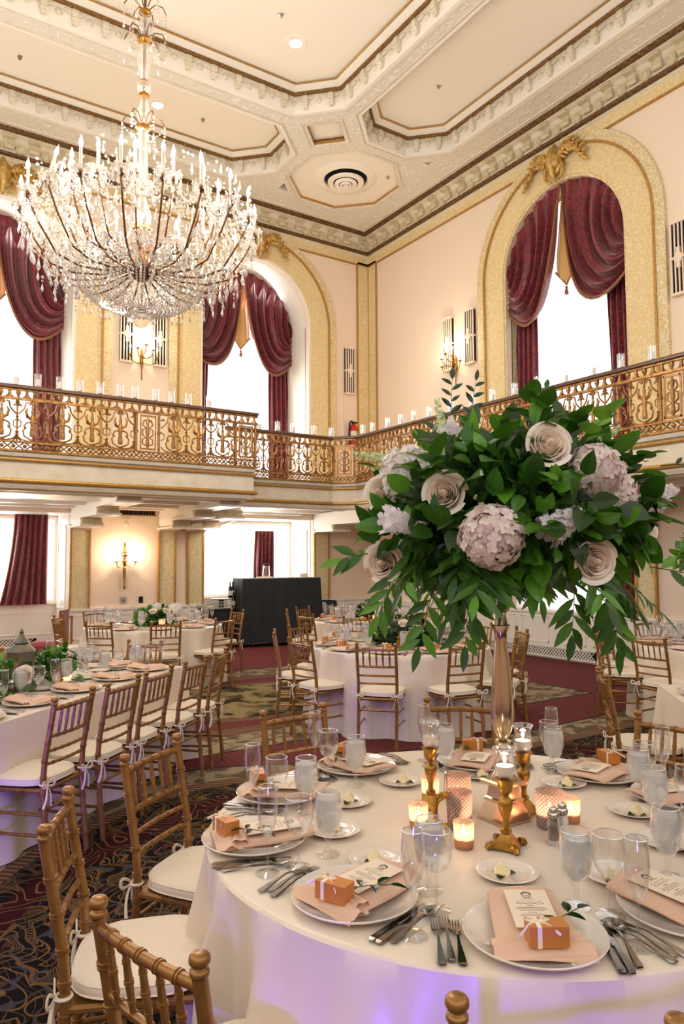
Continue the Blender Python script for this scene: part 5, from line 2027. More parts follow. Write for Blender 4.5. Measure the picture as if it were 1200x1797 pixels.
def mk_menu():
    """cream menu card; local x points up the page"""
    t = thing('menu_card', 'menu card', 'menu card', (0, 0, -50))
    MB().box((0, 0, 0), (.175, .105, .0012)).build('card', 'paper', t)
    z = .0009
    e = MB()
    e.tube([(.058 + .0125 * cos(a), .0105 * sin(a), z) for a in [2 * pi * i / 24 for i in range(24)]], .0007, 4, closed=True)
    for i in range(7):
        a = -1.1 + 2.2 * i / 6
        e.sphere((.058 + .015 * cos(a), .0128 * sin(a), z), .0019, 5, 3)
    for s in (-1, 1):
        for i in range(5):
            e.tube([(.044 - .001 * i, s * (.003 + .0028 * i), z), (.041 - .0002 * i, s * (.005 + .0028 * i), z)], .0005, 4)
    e.build('crest', 'ink', t)
    text_mesh('mjp', .0125, 'ink', (.0575, 0, z), t, -pi / 2)
    text_mesh('Saturday, August 10, 2019', .0062, 'ink_soft', (.031, 0, z), t, -pi / 2)
    f = MB()
    for s, y0 in ((1, -.03), (-1, .005)):
        f.tube([(.020 + .003 * sin(q * 9) * s, -.034 + .066 * q, z) for q in [i / 20 for i in range(21)]], .0004, 4)
    f.build('flourish', 'ink_soft', t)
    text_mesh('Salad', .0075, 'ink', (.009, 0, z), t, -pi / 2)
    for k, w in enumerate((.07, .076, .06)):
        MB().box((.0 - .0062 * k, 0, z), (.0014, w, .0003)).build('text_line', 'ink_soft', t)
    text_mesh('Entree', .0075, 'ink', (-.022, 0, z), t, -pi / 2)
    for k, w in enumerate((.06, .07, .05)):
        MB().box((-.031 - .0062 * k, 0, z), (.0014, w, .0003)).build('text_line', 'ink_soft', t)
    return t


def mk_box():
    t = thing('favor_box', 'favor box', 'gift box', (0, 0, -50))
    MB().box((0, 0, .022), (.048, .088, .044)).build('carton', 'boxm', t)
    r = MB(); r.box((0, .022, .022), (.0495, .010, .0455)); r.build('ribbon_band', 'ribbon', t)
    b = MB()
    for s in (-1, 1):
        b.tube([(0, .022, .045), (.004, .022 + s * .013, .053), (.0, .022 + s * .026, .050), (0, .022 + s * .012, .0465), (0, .022, .045)], [.002, .004, .005, .004, .002], 5, sx=.35)
        b.tube([(0, .022, .045), (-.012, .022 + s * .02, .046), (-.03, .022 + s * .045, .030)], [.002, .0035, .004], 5, sx=.35)
    b.build('bow', 'ribbon', t)
    return t


def mk_sprig():
    t = thing('leaf_sprig', 'leaf sprig', 'sprig', (0, 0, -50))
    s = MB(); s.tube([(-.05, -.02, .002), (0, 0, .008), (.05, .005, .014)], .0013, 5); s.build('stem', 'twig', t)
    l = MB()
    for o, d, L, W in (((.05, .005, .014), (1, .15, .1), .05, .020), ((.02, .003, .012), (.5, .9, .35), .046, .022), ((.01, 0, .010), (.4, -.9, .3), .05, .024), ((-.03, -.012, .005), (-.2, -1, .25), .042, .020), ((-.02, -.008, .006), (-.6, .8, .3), .036, .017)):
        leaf(l, o, d, (0, 0, 1), L, W, 'ovate', .25, .3)
    l.build('leaf', 'leafd', t)
    return t


def mk_fork():
    m = MB()
    m.loft([(-.105, .013, .003, .003), (-.098, .021, .002, .004), (-.075, .019, .004, .004), (-.03, .009, .010, .003), (.0, .006, .014, .003), (.022, .007, .012, .003), (.034, .023, .006, .002), (.048, .025, .003, .002)])
    for k in range(4):
        y = -.0102 + .0068 * k
        m.loft([(.046, .0045, .003, .002), (.07, .0035, .001, .002), (.094, .0022, .004, .0015)], Matrix.Translation((0, y, 0)))
    return tag(m.build('dinner_fork', 'silver'), 'fork', 'fork')


def mk_knife():
    m = MB()
    m.loft([(-.115, .012, .003, .003), (-.105, .020, .001, .007), (-.07, .018, .001, .007), (-.02, .013, .001, .007), (-.005, .012, .001, .006), (.0, .018, .002, .0015), (.07, .021, .002, .0012), (.11, .014, .002, .001), (.122, .004, .002, .001)])
    return tag(m.build('table_knife', 'silver'), 'knife', 'knife')


def mk_spoon():
    m = MB()
    m.loft([(-.10, .012, .003, .003), (-.092, .020, .002, .004), (-.06, .016, .004, .004), (-.01, .008, .009, .003), (.03, .006, .011, .003), (.045, .009, .009, .003)])
    m.grid(lambda u, v: (.073 + .033 * cos(2 * pi * u) * v, .021 * sin(2 * pi * u) * v, .003 + .010 * v * v), 20, 5, closed_u=True)
    return tag(m.build('table_spoon', 'silver'), 'spoon', 'spoon')


PROTO = {}


def use(kind, maker, loc, rz, label, group, scale=None):
    if kind not in PROTO:
        PROTO[kind] = maker()
        KIDS[PROTO[kind].name] = list(PROTO[kind].children)
        o = PROTO[kind]
        o.location = loc; o.rotation_euler = (0, 0, rz)
        if scale: o.scale = scale
        o['label'] = label; o['group'] = group
        return o
    return dup(PROTO[kind], loc, rz, label, group, None, scale or (1, 1, 1))


# ------------------------------------------------------------ the near round table and its ten settings
TC = (1.80, 1.86); TR_ = .93
SEATS = [(-126, 'at the near table front seat'), (-162, 'at the near table front-left seat'), (160, 'at the near table left-edge seat'),
         (125, 'at the near table far-left seat'), (90, 'at the near table far seat'), (50, 'at the near table seat behind the vase'),
         (7, 'at the near table seat right of the vase'), (-19, 'at the near table right-edge seat, farther one'), (-56, 'at the near table seat beyond the picture'),
         (-92, 'at the near table right-edge seat, nearer one')]
round_cloth(TC, TR_, 'near round table under champagne satin, set with the tall gold vase of flowers', 11, [s[0] for s in SEATS], 21, 620)

G1 = 'gold chairs around the near round table'
put_chair(.985, .835, 47, 'gold chair at the lower picture edge, only its top posts showing', G1)
put_chair(.50, 1.49, 16, 'gold chair at the near table seen from behind, front left, purple light on posts', G1)
put_chair(.51, 2.34, 337, 'gold chair at the near table standing at the left picture edge, seen edge-on', G1)
put_chair(.99, 2.89, 306, 'gold chair at the near table left, its white pad bow hanging free', G1)
put_chair(1.82, 3.20, 271, 'gold chair behind the near table, between the flute glasses and the middle table', G1)
put_chair(2.66, 2.90, 230, 'gold chair behind the near table whose back shows left of the tall vase stem', G1)
put_chair(3.16, 2.00, 186, 'gold chair at the near table right side, cut by the picture edge', G1)

PL = [(1.347, 1.226), (1.106, 1.625), (1.068, 2.133), (1.353, 2.485), (1.793, 2.614), (2.259, 2.37), (2.555, 1.96), (2.554, 1.609), (2.235, 1.23), (1.757, 1.095)]
BP = [(1.549, 1.506), (1.298, 1.779), (1.32, 2.054), (1.513, 2.264), (1.822, 2.343), (2.145, 2.235), (2.341, 1.962), (2.289, 1.611), (2.131, 1.387), (1.786, 1.323)]
WG = [(1.563, 1.278), (1.304, 1.554), (1.206, 1.912), (1.34, 2.271), (1.659, 2.424), (2.088, 2.375), (2.433, 2.089), (2.422, 1.681), (2.245, 1.50), (1.92, 1.25)]
IG = [(1.591, 1.197), (1.248, 1.461), (1.086, 1.884), (1.239, 2.305), (1.601, 2.535), (2.073, 2.457), (2.464, 2.137), (2.481, 1.695), (2.31, 1.42), (1.97, 1.19)]
FG = [(1.521, 1.068), (1.120, 1.396), (0.991, 1.898), (1.169, 2.353), (1.630, 2.69), (2.11, 2.539), (2.519, 2.17), (2.605, 1.70), (2.42, 1.38), (2.03, 1.08)]
# napkin turned on the plate (degrees against the seat), box side, for each setting
for i, (deg, where) in enumerate(SEATS):
    a = radians(deg) + pi
    fwd = Vector((cos(a), sin(a))); rgt = Vector((sin(a), -cos(a)))

    def at(f, r, z, base=PL[i]):
        return (base[0] + fwd.x * f + rgt.x * r, base[1] + fwd.y * f + rgt.y * r, z)
    seen = i != 8
    use('plate', mk_plate, at(0, 0, HT), a, 'large ivory dinner plate ' + where, 'dinner plates on the near table')
    use('bread', mk_butter_plate, (BP[i][0], BP[i][1], HT), a, 'small ivory bread plate ' + where, 'bread plates on the near table')
    use('butter', mk_butter, (BP[i][0] - rgt.x * .015, BP[i][1] - rgt.y * .015, HT + .004), a + 2.0 * i, 'piped butter rosette ' + where, 'butter rosettes on the near table')
    use('water', lambda: mk_glass('water_goblet'), (WG[i][0], WG[i][1], HT), a, 'frosty goblet of iced water ' + where, 'water goblets on the near table')
    use('wine', lambda: mk_glass('wine_glass'), (IG[i][0], IG[i][1], HT), a, 'empty round-bowled wine glass ' + where, 'wine glasses on the near table')
    use('flute', lambda: mk_glass('champagne_flute'), (FG[i][0], FG[i][1], HT), a, 'empty slender champagne flute ' + where, 'champagne flutes on the near table')
    if not seen:
        continue
    na = a + radians((0, -8, 4, 10, 6, -14, 12, 8, 0, 6)[i])
    use('napkin', mk_napkin, at(0, 0, HT + .003), na, 'folded blush napkin ' + where, 'blush napkins on the near table', (1.1, 1.1, 1.0))
    bo = use('box', mk_box, at(-.092, .008, HT + .040), na + radians((4, 14, 20, 30, 20, 16, -30, 10, 0, 10)[i]), 'copper favor box with ivory ribbon ' + where, 'favor boxes on the near table')
    me = use('menu', mk_menu, at(.052, .004, HT + .0475), na, 'cream crested menu card ' + where, 'menu cards on the near table')
    me.rotation_euler = (0, radians(-2.6), na)
    sp = use('sprig', mk_sprig, at(-.015, .062, HT + .052), na - 1.1, 'dark green leaf sprig by the box ' + where, 'leaf sprigs on the near table')
    for k, (r, f) in enumerate(((-.172, -.02), (-.195, -.005), (-.218, -.02))):
        use('fork', mk_fork, at(f, r - .01, HT + .001), a, ('inner', 'middle', 'outer')[k] + ' steel fork ' + where, 'forks on the near table')
    for k, (r, f) in enumerate(((.158, -.03), (.178, -.03))):
        use('knife', mk_knife, at(f, r, HT + .001), a, ('inner', 'outer')[k] + ' steel knife ' + where, 'knives on the near table')
    use('spoon', mk_spoon, at(-.02, .202, HT + .001), a, 'steel spoon ' + where, 'spoons on the near table')

# ------------------------------------------------------------ near table centre: candlesticks, votives, shakers, frame
def flame_light(p, w=.35):
    light('candle_light', 'POINT', p, w * .45, (1, .80, .60), .012)


def candlestick(x, y, label, lit=True, rz=0.0):
    t = thing('candlestick', label, 'candlestick', (x, y, HT), rz, 'gold candlesticks around the tall vase')
    b = MB()
    b.lathe([(.060, .004), (.062, .010), (.045, .020), (.034, .026), (.022, .040), (.014, .046)], 4, a0=pi / 4)
    for k in range(4):
        a = pi / 4 + k * pi / 2
        b.tube([(.045 * cos(a), .045 * sin(a), .014), (.062 * cos(a), .062 * sin(a), .010), (.068 * cos(a), .068 * sin(a), .003)], [.012, .012, .008], 7)
    b.build('footed_base', 'gilt', t)
    MB().lathe([(.014, .044), (.018, .048), (.018, .056), (.010, .062), (.009, .078), (.013, .095), (.022, .125), (.023, .138), (.017, .148), (.010, .155), (.012, .162), (.020, .170), (.024, .184), (.024, .196), (.030, .204), (.032, .210), (0, .211)], 14).build('shaft', 'gilt', t)
    c = MB().shell([(.012, .212), (.024, .216), (.034, .236), (.033, .255), (.028, .272), (.030, .290), (.037, .303), (.0355, .303), (.0285, .289), (.0265, .272), (.0315, .255), (.032, .237), (.023, .219)], 22)
    cu = c.build('glass_cup', 'glass', t)
    MB().tube([(.0365 * cos(2 * pi * i / 24), .0365 * sin(2 * pi * i / 24), .303) for i in range(24)], .0012, 5, closed=True).build('rim', 'glass_rim', cu)
    w = MB().lathe([(0, .217), (.020, .219), (.027, .232), (.0285, .250), (.02, .252), (0, .251)], 16).build('candle', 'wax', t)
    if lit:
        MB().lathe([(0, .256), (.0045, .263), (.0055, .270), (.003, .281), (0, .292)], 8).build('flame', 'flame', w)
        flame_light((x, y, HT + .276), .22)
    MB().lathe([(.0008, .25), (.0008, .259)], 5).build('wick', 'blackm', w)


candlestick(1.745, 2.067, 'gold candlestick with an unlit candle left of the tall vase', False, .3)
candlestick(1.694, 1.649, 'gold candlestick with a lit candle standing directly in front of the tall vase', True, .5)
candlestick(1.979, 1.836, 'gold candlestick with a lit candle right of the tall vase', True, .1)


def votive(x, y, r, h, mat, label, group, lit=.5):
    t = thing('votive_holder', label, 'candle holder', (x, y, HT), 0, group)
    g = MB().shell([(r * .86, .0), (r * .9, .004), (r, h), (r - .003, h), (r * .88, .010)], 26)
    g.lathe([(r * .86, 0.0), (0, .004)], 26)
    g.build('glass_cup', mat, t)
    w = MB().lathe([(0, .008), (r * .78, .009), (r * .80, h * .40), (0, h * .40)], 18).build('candle', 'wax', t)
    MB().lathe([(0, h * .42), (.005, h * .42 + .008), (.006, h * .42 + .016), (.003, h * .42 + .028), (0, h * .42 + .038)], 8).build('flame', 'flame', w)
    flame_light((x, y, HT + h * .42 + .02), lit)


GV = 'speckled gold votives on the near table'; GH = 'quilted pink-gold candle cylinders on the near table'
votive(1.574, 1.93, .033, .078, 'mercury', 'small gold mercury-glass votive left of the little ornate frame', GV, .35)
votive(1.585, 1.722, .033, .080, 'mercury', 'small gold mercury-glass votive nearest the camera, in front of the quilted cylinders', GV, .35)
votive(1.784, 2.116, .034, .085, 'mercury', 'small gold votive behind the unlit gold candlestick', GV, .3)
votive(2.035, 1.680, .034, .082, 'mercury', 'small gold votive right of the salt and pepper shakers', GV, .35)
votive(1.690, 1.862, .049, .115, 'hobnail', 'quilted pink-gold candle cylinder directly behind the nearest votive', GH, .8)
votive(1.80, 1.985, .049, .125, 'hobnail', 'quilted pink-gold candle cylinder farthest back, left of the vase plinth', GH, .7)
votive(1.945, 1.690, .050, .117, 'hobnail', 'quilted pink-gold candle cylinder right of the vase, behind the shakers', GH, .8)
for x, y, m, lab in ((1.842, 1.588, 'pepper', 'faceted pepper shaker with chrome cap, nearer the goblet'), (1.896, 1.598, 'salt', 'faceted salt shaker with chrome cap, right of the pepper')):
    t = thing('shaker', lab, 'shaker', (x, y, HT), 0, 'salt and pepper shakers')
    MB().lathe([(.028, 0), (.029, .005), (.023, .014), (.017, .080), (.014, .082), (.019, .012), (0, .008)], 8, smooth=False).build('glass_body', 'glass', t)
    MB().lathe([(0, .010), (.0185, .013), (.0135, .074), (0, .075)], 8, smooth=False).build('filling', m, t)
    MB().lathe([(.018, .080), (.0185, .090), (.014, .096), (.015, .103), (.009, .112), (0, .114)], 14).build('cap', 'chrome', t)
t = thing('table_number_frame', 'small ornate gold frame among the votives left of the vase', 'picture frame', (1.640, 1.868, HT), radians(-35))
f = MB()
rr_ = random.Random(5)
for k in range(26):
    a = 2 * pi * k / 26
    x, z = .038 * cos(a), .058 + .052 * sin(a)
    f.sphere((x * (1.05 + .1 * sin(3 * a)), 0, z), .0085 + .003 * sin(5 * a), 7, 5)
    f.tube([(x, 0, z), (x * 1.15, -.004, z + .008 * sin(4 * a)), (x * 1.12, 0, z + .014)], [.004, .006, .003], 5)
f.tube([(.034 * cos(a), 0, .058 + .047 * sin(a)) for a in [2 * pi * i / 24 for i in range(24)]], .006, 6, closed=True)
f.build('scroll_frame', 'gilt', t)
MB().box((0, .003, .058), (.052, .003, .075)).build('card', 'paper', t)
o = MB(); o.tube([(0, .005, .08), (0, .045, .005)], .004, 5); o.build('easel_back', 'gilt', t)
# lone steel knife propped against the rear cylinder, as seen left of it
o = tag(MB().lathe([(.006, 0), (.008, .006), (.007, .10), (.006, .132), (.009, .138), (.006, .146), (0, .147)], 10, (1.745, 1.985, HT)).build('candle_lighter', 'chrome'), 'slim dark metal rod standing left of the rear quilted cylinder', 'lighter')

# ------------------------------------------------------------ tall vase
def tall_vase(loc, label, s=1.0):
    t = thing('tall_vase', label, 'vase', loc, 0, 'tall flower vases')
    p = MB()
    p.lathe([(.092, 0), (.092, .010), (.062, .062), (.060, .066)], 4, a0=pi / 4, smooth=False)
    p.lathe([(.068, .064), (.068, .074), (.058, .078)], 4, a0=pi / 4, smooth=False)
    p.lathe([(.058, .076), (.050, .120)], 4, a0=pi / 4, smooth=False)
    p.lathe([(.070, .118), (.080, .123), (.082, .132), (.072, .137)], 4, a0=pi / 4, smooth=False)
    p.build('plinth', 'vase', t)
    b = MB().lathe([(.044, .136), (.044, .146), (.028, .168), (.021, .19), (.019, .225), (.027, .235), (.027, .243), (.019, .25), (.026, .258), (.026, .266), (.017, .275),
                    (.030, .300), (.0385, .340), (.0395, .375), (.036, .44), (.029, .53), (.0225, .60), (.021, .62), (.024, .64), (.033, .663), (.030, .666), (.022, .66), (0, .655)], 32)
    b.build('baluster', 'vase', t)
    t.scale = (s, s, s)
    n = MB().lathe([(.026, .664), (.023, .680), (.018, .70), (.026, .71), (.026, .72), (.016, .735), (.020, .76), (0, .762)], 20)
    n.build('neck', 'vase', t)
    return t


VX, VY = 1.868, 1.825
tall_vase((VX, VY, HT), 'tall champagne-gold pedestal vase carrying the big flower arrangement')

# ------------------------------------------------------------ flowers
def frame_from(n):
    n = Vector(n).normalized()
    a = Vector((0, 0, 1)) if abs(n.z) < .95 else Vector((1, 0, 0))
    x = a.cross(n).normalized(); y = n.cross(x)
    return Matrix(((x.x, y.x, n.x, 0), (x.y, y.y, n.y, 0), (x.z, y.z, n.z, 0), (0, 0, 0, 1)))


def rose(parent, p, n, r, seed):
    rr_ = random.Random(seed)
    M4 = Matrix.Translation(p) @ frame_from(n)
    mb = MB()
    # petals in a spiral, tight inside and flaring outside
    N = 25
    for k in range(N):
        f = k / (N - 1)
        a = k * 2.4
        rad = r * (.06 + .84 * f)
        wid = 1.25 - .35 * f
        fl = -.30 + .40 * f + (.16 if f > .84 else 0)
        H = r * (1.26 - .24 * f)
        wob = rr_.uniform(-.12, .12)

        def fn(u, v):
            t = (u - .5) * 2 * wid
            w = 1 - abs(2 * u - 1) ** 3
            if v < .5: q = sin(pi * .5 * v / .5) ** .7
            else: q = 1 + fl * ((v - .5) / .5) ** 1.6
            rr2 = rad * q + r * .012 * sin(5 * t + k)
            lip = max(0, v - .72) / .28
            rr2 += r * .13 * lip ** 1.4 * (.4 + .6 * f)
            z = -r * .62 + H * v * (.86 + .14 * w) - r * .10 * lip ** 2 - r * .34 * max(0, fl) * (max(0, v - .55) / .45) ** 2 + r * wob * v
            return (rr2 * cos(a + t), rr2 * sin(a + t), z)
        mb.grid(fn, 9, 11, M4)
    mb.sphere((0, 0, r * .1), r * .22, 8, 6, 2.6, mat=M4)
    return mb.build('rose', 'rose', parent)


def hydrangea(parent, p, n, r, seed, mat='hyd', flat=1.0, count=150):
    rr_ = random.Random(seed)
    mb = MB()
    c = Vector(p)
    B = frame_from(n)
    for k in range(count):
        z = 1 - 1.75 * (k + .5) / count
        a = k * 2.39996
        d = Vector((sqrt(max(0, 1 - z * z)) * cos(a), sqrt(max(0, 1 - z * z)) * sin(a), z * flat))
        d = (B.to_3x3() @ d)
        q = c + d * r * rr_.uniform(.82, 1.05)
        F = Matrix.Translation(q) @ frame_from(d + Vector((rr_.uniform(-.55, .55), rr_.uniform(-.55, .55), rr_.uniform(-.55, .55)))) @ Matrix.Rotation(rr_.random() * 6.28, 4, 'Z')
        s = r * rr_.uniform(.145, .20) * (1.0 if count > 120 else 1.25)
        for j in range(4):
            F2 = F @ Matrix.Rotation(j * pi / 2, 4, 'Z')
            mb.add([(0, 0, 0), (s * .55, -s * .52, s * .12), (s * 1.05, -s * .30, s * .05), (s * 1.15, s * .05, s * .02), (s * 1.02, s * .38, s * .06), (s * .55, s * .52, s * .12), (s * .6, 0, -s * .02)],
                   [(0, 1, 6), (1, 2, 6), (2, 3, 6), (3, 4, 6), (4, 5, 6), (5, 0, 6)], True, F2)
    mb.sphere(c, r * .74, 12, 8)
    return mb.build('hydrangea', mat, parent)


def stock_flower(parent, p, n, r, L, seed, mat='stock', count=34):
    rr_ = random.Random(seed)
    mb = MB()
    B = Matrix.Translation(p) @ frame_from(n)
    for k in range(count):
        f = k / count
        a = k * 2.4
        rad = r * (1 - .6 * f)
        q = B @ Vector((rad * cos(a) * .7, rad * sin(a) * .7, L * (f - .5)))
        d = B.to_3x3() @ Vector((cos(a), sin(a), .4))
        F = Matrix.Translation(q) @ frame_from(d) @ Matrix.Rotation(rr_.random() * 6, 4, 'Z')
        s = r * (.62 - .35 * f)
        for j in range(5):
            F2 = F @ Matrix.Rotation(j * 2 * pi / 5, 4, 'Z') @ Matrix.Rotation(rr_.uniform(-.5, .1), 4, 'Y')
            mb.add([(0, 0, 0), (s * .6, -s * .38, s * .14), (s * 1.0, -s * .22, -s * .02), (s * 1.0, s * .26, s * .1), (s * .6, s * .38, s * .03), (s * .55, 0, s * .02)],
                   [(0, 1, 5), (1, 2, 5), (2, 3, 5), (3, 4, 5), (4, 0, 5)], True, F2)
    return mb.build('stock_flower', mat, parent)


def sprig_of(mb, tw, o, d, L, n, lw, ll, kind='lance', droop=.3, upv=(0, 0, 1), whorl=False):
    """a stem with leaves in pairs"""
    o = Vector(o); d = Vector(d).normalized()
    pts = [o + d * (L * i / 8) - Vector((0, 0, droop * L * (i / 8) ** 2)) for i in range(9)]
    tw.tube(pts, [.0022 * (1 - .7 * i / 8) for i in range(9)], 4)
    side = d.cross(Vector(upv))
    if side.length < .1: side = d.orthogonal()
    side.normalize()
    for k in range(n):
        f = .18 + .82 * k / max(1, n - 1)
        i = min(7, int(f * 8)); p = pts[i].lerp(pts[i + 1], f * 8 - i) if i < 8 else pts[8]
        t = (pts[i + 1] - pts[i]).normalized()
        s = 1 if k % 2 else -1
        q = t * .75 + side * (s * .75) + Vector((R.uniform(-.25, .25), R.uniform(-.25, .25), R.uniform(-.2, .2)))
        if k == n - 1: q = t
        leaf(mb, p, q, upv, ll * R.uniform(.8, 1.15) * (1 - .25 * f), lw * R.uniform(.85, 1.1), kind, R.uniform(.05, .3), .2)


def rand_dir():
    while True:
        v = Vector((R.uniform(-1, 1), R.uniform(-1, 1), R.uniform(-1, 1)))
        if .1 < v.length < 1:
            return v.normalized()


FC = Vector((1.89, 1.80, 1.80))
ROSES = (((1.462, 1.962, 1.650), .060, 1), ((1.495, 1.690, 1.861), .061, 2), ((1.77, 1.515, 2.010), .066, 3), ((1.842, 1.412, 1.651), .060, 4), ((1.52, 2.05, 1.893), .057, 5), ((2.432, 1.640, 1.766), .064, 6))
HYDS = (((1.545, 1.54, 1.725), .092, 1, 'hyd_pink', 250), ((1.545, 1.93, 1.955), .092, 2, 'hyd', 230), ((1.94, 1.47, 1.935), .088, 3, 'hyd_pink', 220), ((2.01, 1.455, 1.87), .072, 4, 'hyd_pink', 140))
STOCKS = (((1.415, 1.785, 1.772), .046, .13, 1), ((1.71, 1.405, 1.769), .052, .11, 2), ((1.675, 1.83, 2.07), .045, .11, 3), ((2.40, 1.53, 1.885), .048, .10, 4))
TOC = Vector((-fw.x, -fw.y, 0)).normalized()


def blocked(o):
    """keep leaves from growing over the faces of the blooms"""
    for q in ROSES + HYDS + STOCKS:
        c = Vector(q[0]); n = ((c - FC).normalized() * .6 + TOC * .7).normalized()
        w = Vector(o) - c
        k = w.dot(n)
        if k > -q[1] * .5 and (w - n * k).length < q[1] * 1.25:
            return True
    return False


fa = thing('flower_arrangement', 'huge arrangement of green foliage, ivory roses and white hydrangeas in the tall gold vase', 'flowers', (0, 0, 0))
big, wil, drk, frs, tw, core = MB(), MB(), MB(), MB(), MB(), MB()
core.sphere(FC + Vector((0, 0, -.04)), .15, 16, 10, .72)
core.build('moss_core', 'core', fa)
for k in range(1500):
    d = rand_dir()
    if d.z < -.72: continue
    rad = Vector((d.x * .50, d.y * .50, d.z * (.36 if d.z > 0 else .30)))
    o = FC + rad * R.uniform(.55, .95)
    if blocked(o): continue
    out = (d + rand_dir() * .75 + Vector((0, 0, .05 if d.z > -.2 else -.35))).normalized()
    nrm = d + rand_dir() * .5 + Vector((0, 0, .45))
    L = R.uniform(.06, .12)
    leaf(big if R.random() < .8 else frs, o, out, nrm, L, L * R.uniform(.55, .72), 'ovate', R.uniform(.05, .35), R.uniform(.05, .3))
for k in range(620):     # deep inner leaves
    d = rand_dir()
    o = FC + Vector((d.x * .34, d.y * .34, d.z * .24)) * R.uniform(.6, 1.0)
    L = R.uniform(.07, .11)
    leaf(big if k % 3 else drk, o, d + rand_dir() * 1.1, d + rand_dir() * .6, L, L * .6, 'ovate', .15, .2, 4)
for k in range(26):      # sprays of broad leaves standing out of the silhouette
    d = rand_dir(); d.z = abs(d.z) * .9 + .1 if k < 17 else R.uniform(-.2, .2); d.normalize()
    o = FC + Vector((d.x * .40, d.y * .40, d.z * .30))
    if blocked(o + d * .1): continue
    sprig_of(big if k % 3 else frs, tw, o, d + Vector((0, 0, .15)), R.uniform(.10, .17), 5, .068, .10, 'ovate', .15, (d.x * .4, d.y * .4, 1))
for k in range(36):      # drooping willow-like sprays under the rim
    a = R.uniform(0, 2 * pi)
    d = Vector((cos(a), sin(a), R.uniform(-1.0, -.35)))
    o = FC + Vector((cos(a) * R.uniform(.12, .42), sin(a) * R.uniform(.12, .42), R.uniform(-.24, -.12)))
    sprig_of(wil if k % 4 else big, tw, o, d, R.uniform(.08, .15), 6, .030, .125, 'lance', .3, (cos(a), sin(a), .8))
for k in range(16):      # glossy whorls
    d = rand_dir(); d.z = R.uniform(-.6, .5); d.normalize()
    o = FC + Vector((d.x * .47, d.y * .47, d.z * .33))
    if blocked(o): continue
    for j in range(8):
        a = j * pi / 4
        F = frame_from(d).to_3x3()
        leaf(drk, o, F @ Vector((cos(a), sin(a), .45)), d, R.uniform(.045, .065), .021, 'ovate', .15, .2)
RIGHT = Vector((rt.x, rt.y, 0)); TOC = Vector((-fw.x, -fw.y, 0)).normalized()
for (dx, dz, to, dirx, dirz, L, n) in ((.52, .18, .05, 1, .10, .30, 14), (.45, -.17, .10, 1, -.12, .30, 9), (-.20, .32, .0, .05, 1, .20, 8), (-.14, .33, .05, .15, 1, .17, 7), (.08, .32, .1, .2, .8, .14, 7),
                                      (-.50, -.12, .1, -.9, -.1, .12, 6), (.25, -.22, .25, .15, -1, .26, 12), (.21, -.2, .28, .35, -1, .24, 11), (.15, -.22, .25, -.1, -1, .2, 10), (-.28, -.22, .15, -.3, -1, .27, 11), (-.18, -.24, .22, -.1, -1, .22, 10), (-.38, -.15, .12, -.55, -1, .25, 10)):
    o = FC + RIGHT * dx + Vector((0, 0, dz)) + TOC * to
    sprig_of(wil if dz < 0 else drk, tw, o, RIGHT * dirx + Vector((0, 0, dirz)), L * (1 if dz > 0 else .72), n - (0 if dz > 0 else 2), .018 if dz > 0 else .032, .055 if dz > 0 else .12, 'lance', .1, TOC + Vector((0, 0, .5)))
for mbx, nm, mt in ((big, 'broad_foliage', 'leaf'), (wil, 'drooping_foliage', 'leaf2'), (drk, 'glossy_foliage', 'leafd'), (frs, 'fresh_foliage', 'leafy'), (tw, 'twigs', 'twig')):
    tag(mbx.build(nm, mt, fa), None, None, None, 'stuff')


def outn(p, up_=.0):
    v = Vector(p) - FC
    return v.normalized() * .6 + TOC * 1.0 + Vector((0, 0, up_))


for p, r, s in ROSES:
    rose(fa, Vector(p), outn(p, .15), r, s)
for p, r, s, m_, cn in HYDS:
    hydrangea(fa, Vector(p), outn(p, .3), r, s, m_, 1.0, cn)
for p, r, L, s in STOCKS:
    stock_flower(fa, Vector(p), RIGHT * (.8 if s != 3 else .5) + Vector((0, 0, .5 if s != 1 else -.2)) * (-1 if s == 3 else 1), r, L, s)
for p, d_, s in (((2.12, 1.59, 2.065), RIGHT * .9 + Vector((0, 0, .6)), 7), ((1.515, 2.05, 2.02), RIGHT * -1 + Vector((0, 0, .15)), 8), ((1.66, 1.88, 2.12), RIGHT * -.2 + Vector((0, 0, 1)), 9)):
    stock_flower(fa, Vector(p), d_, .026, .20, s, 'spire', 46)


# ------------------------------------------------------------ the other tables
def scr_x(p):
    d = Vector(p) - CAM
    return d.dot(rt) / d.dot(fw)


PEND = {}


def pend(key, o, text, group):
    """collect repeats; labels counted along the picture are given once all stand"""
    PEND.setdefault(key, (text, group, []))[2].append(o)
    o['group'] = group


def ordinal(i, n):
    if i < 20: return ORD[i]
    return 'number %d' % (i + 1)


FARP = {}


def usef(kind, maker, loc, rz, text, group):
    if kind not in FARP:
        FARP[kind] = maker()
        KIDS[FARP[kind].name] = list(FARP[kind].children)
        o = FARP[kind]; o.location = loc; o.rotation_euler = (0, 0, rz)
    else:
        o = dup(FARP[kind], loc, rz)
    pend((kind, group), o, text, group)
    return o


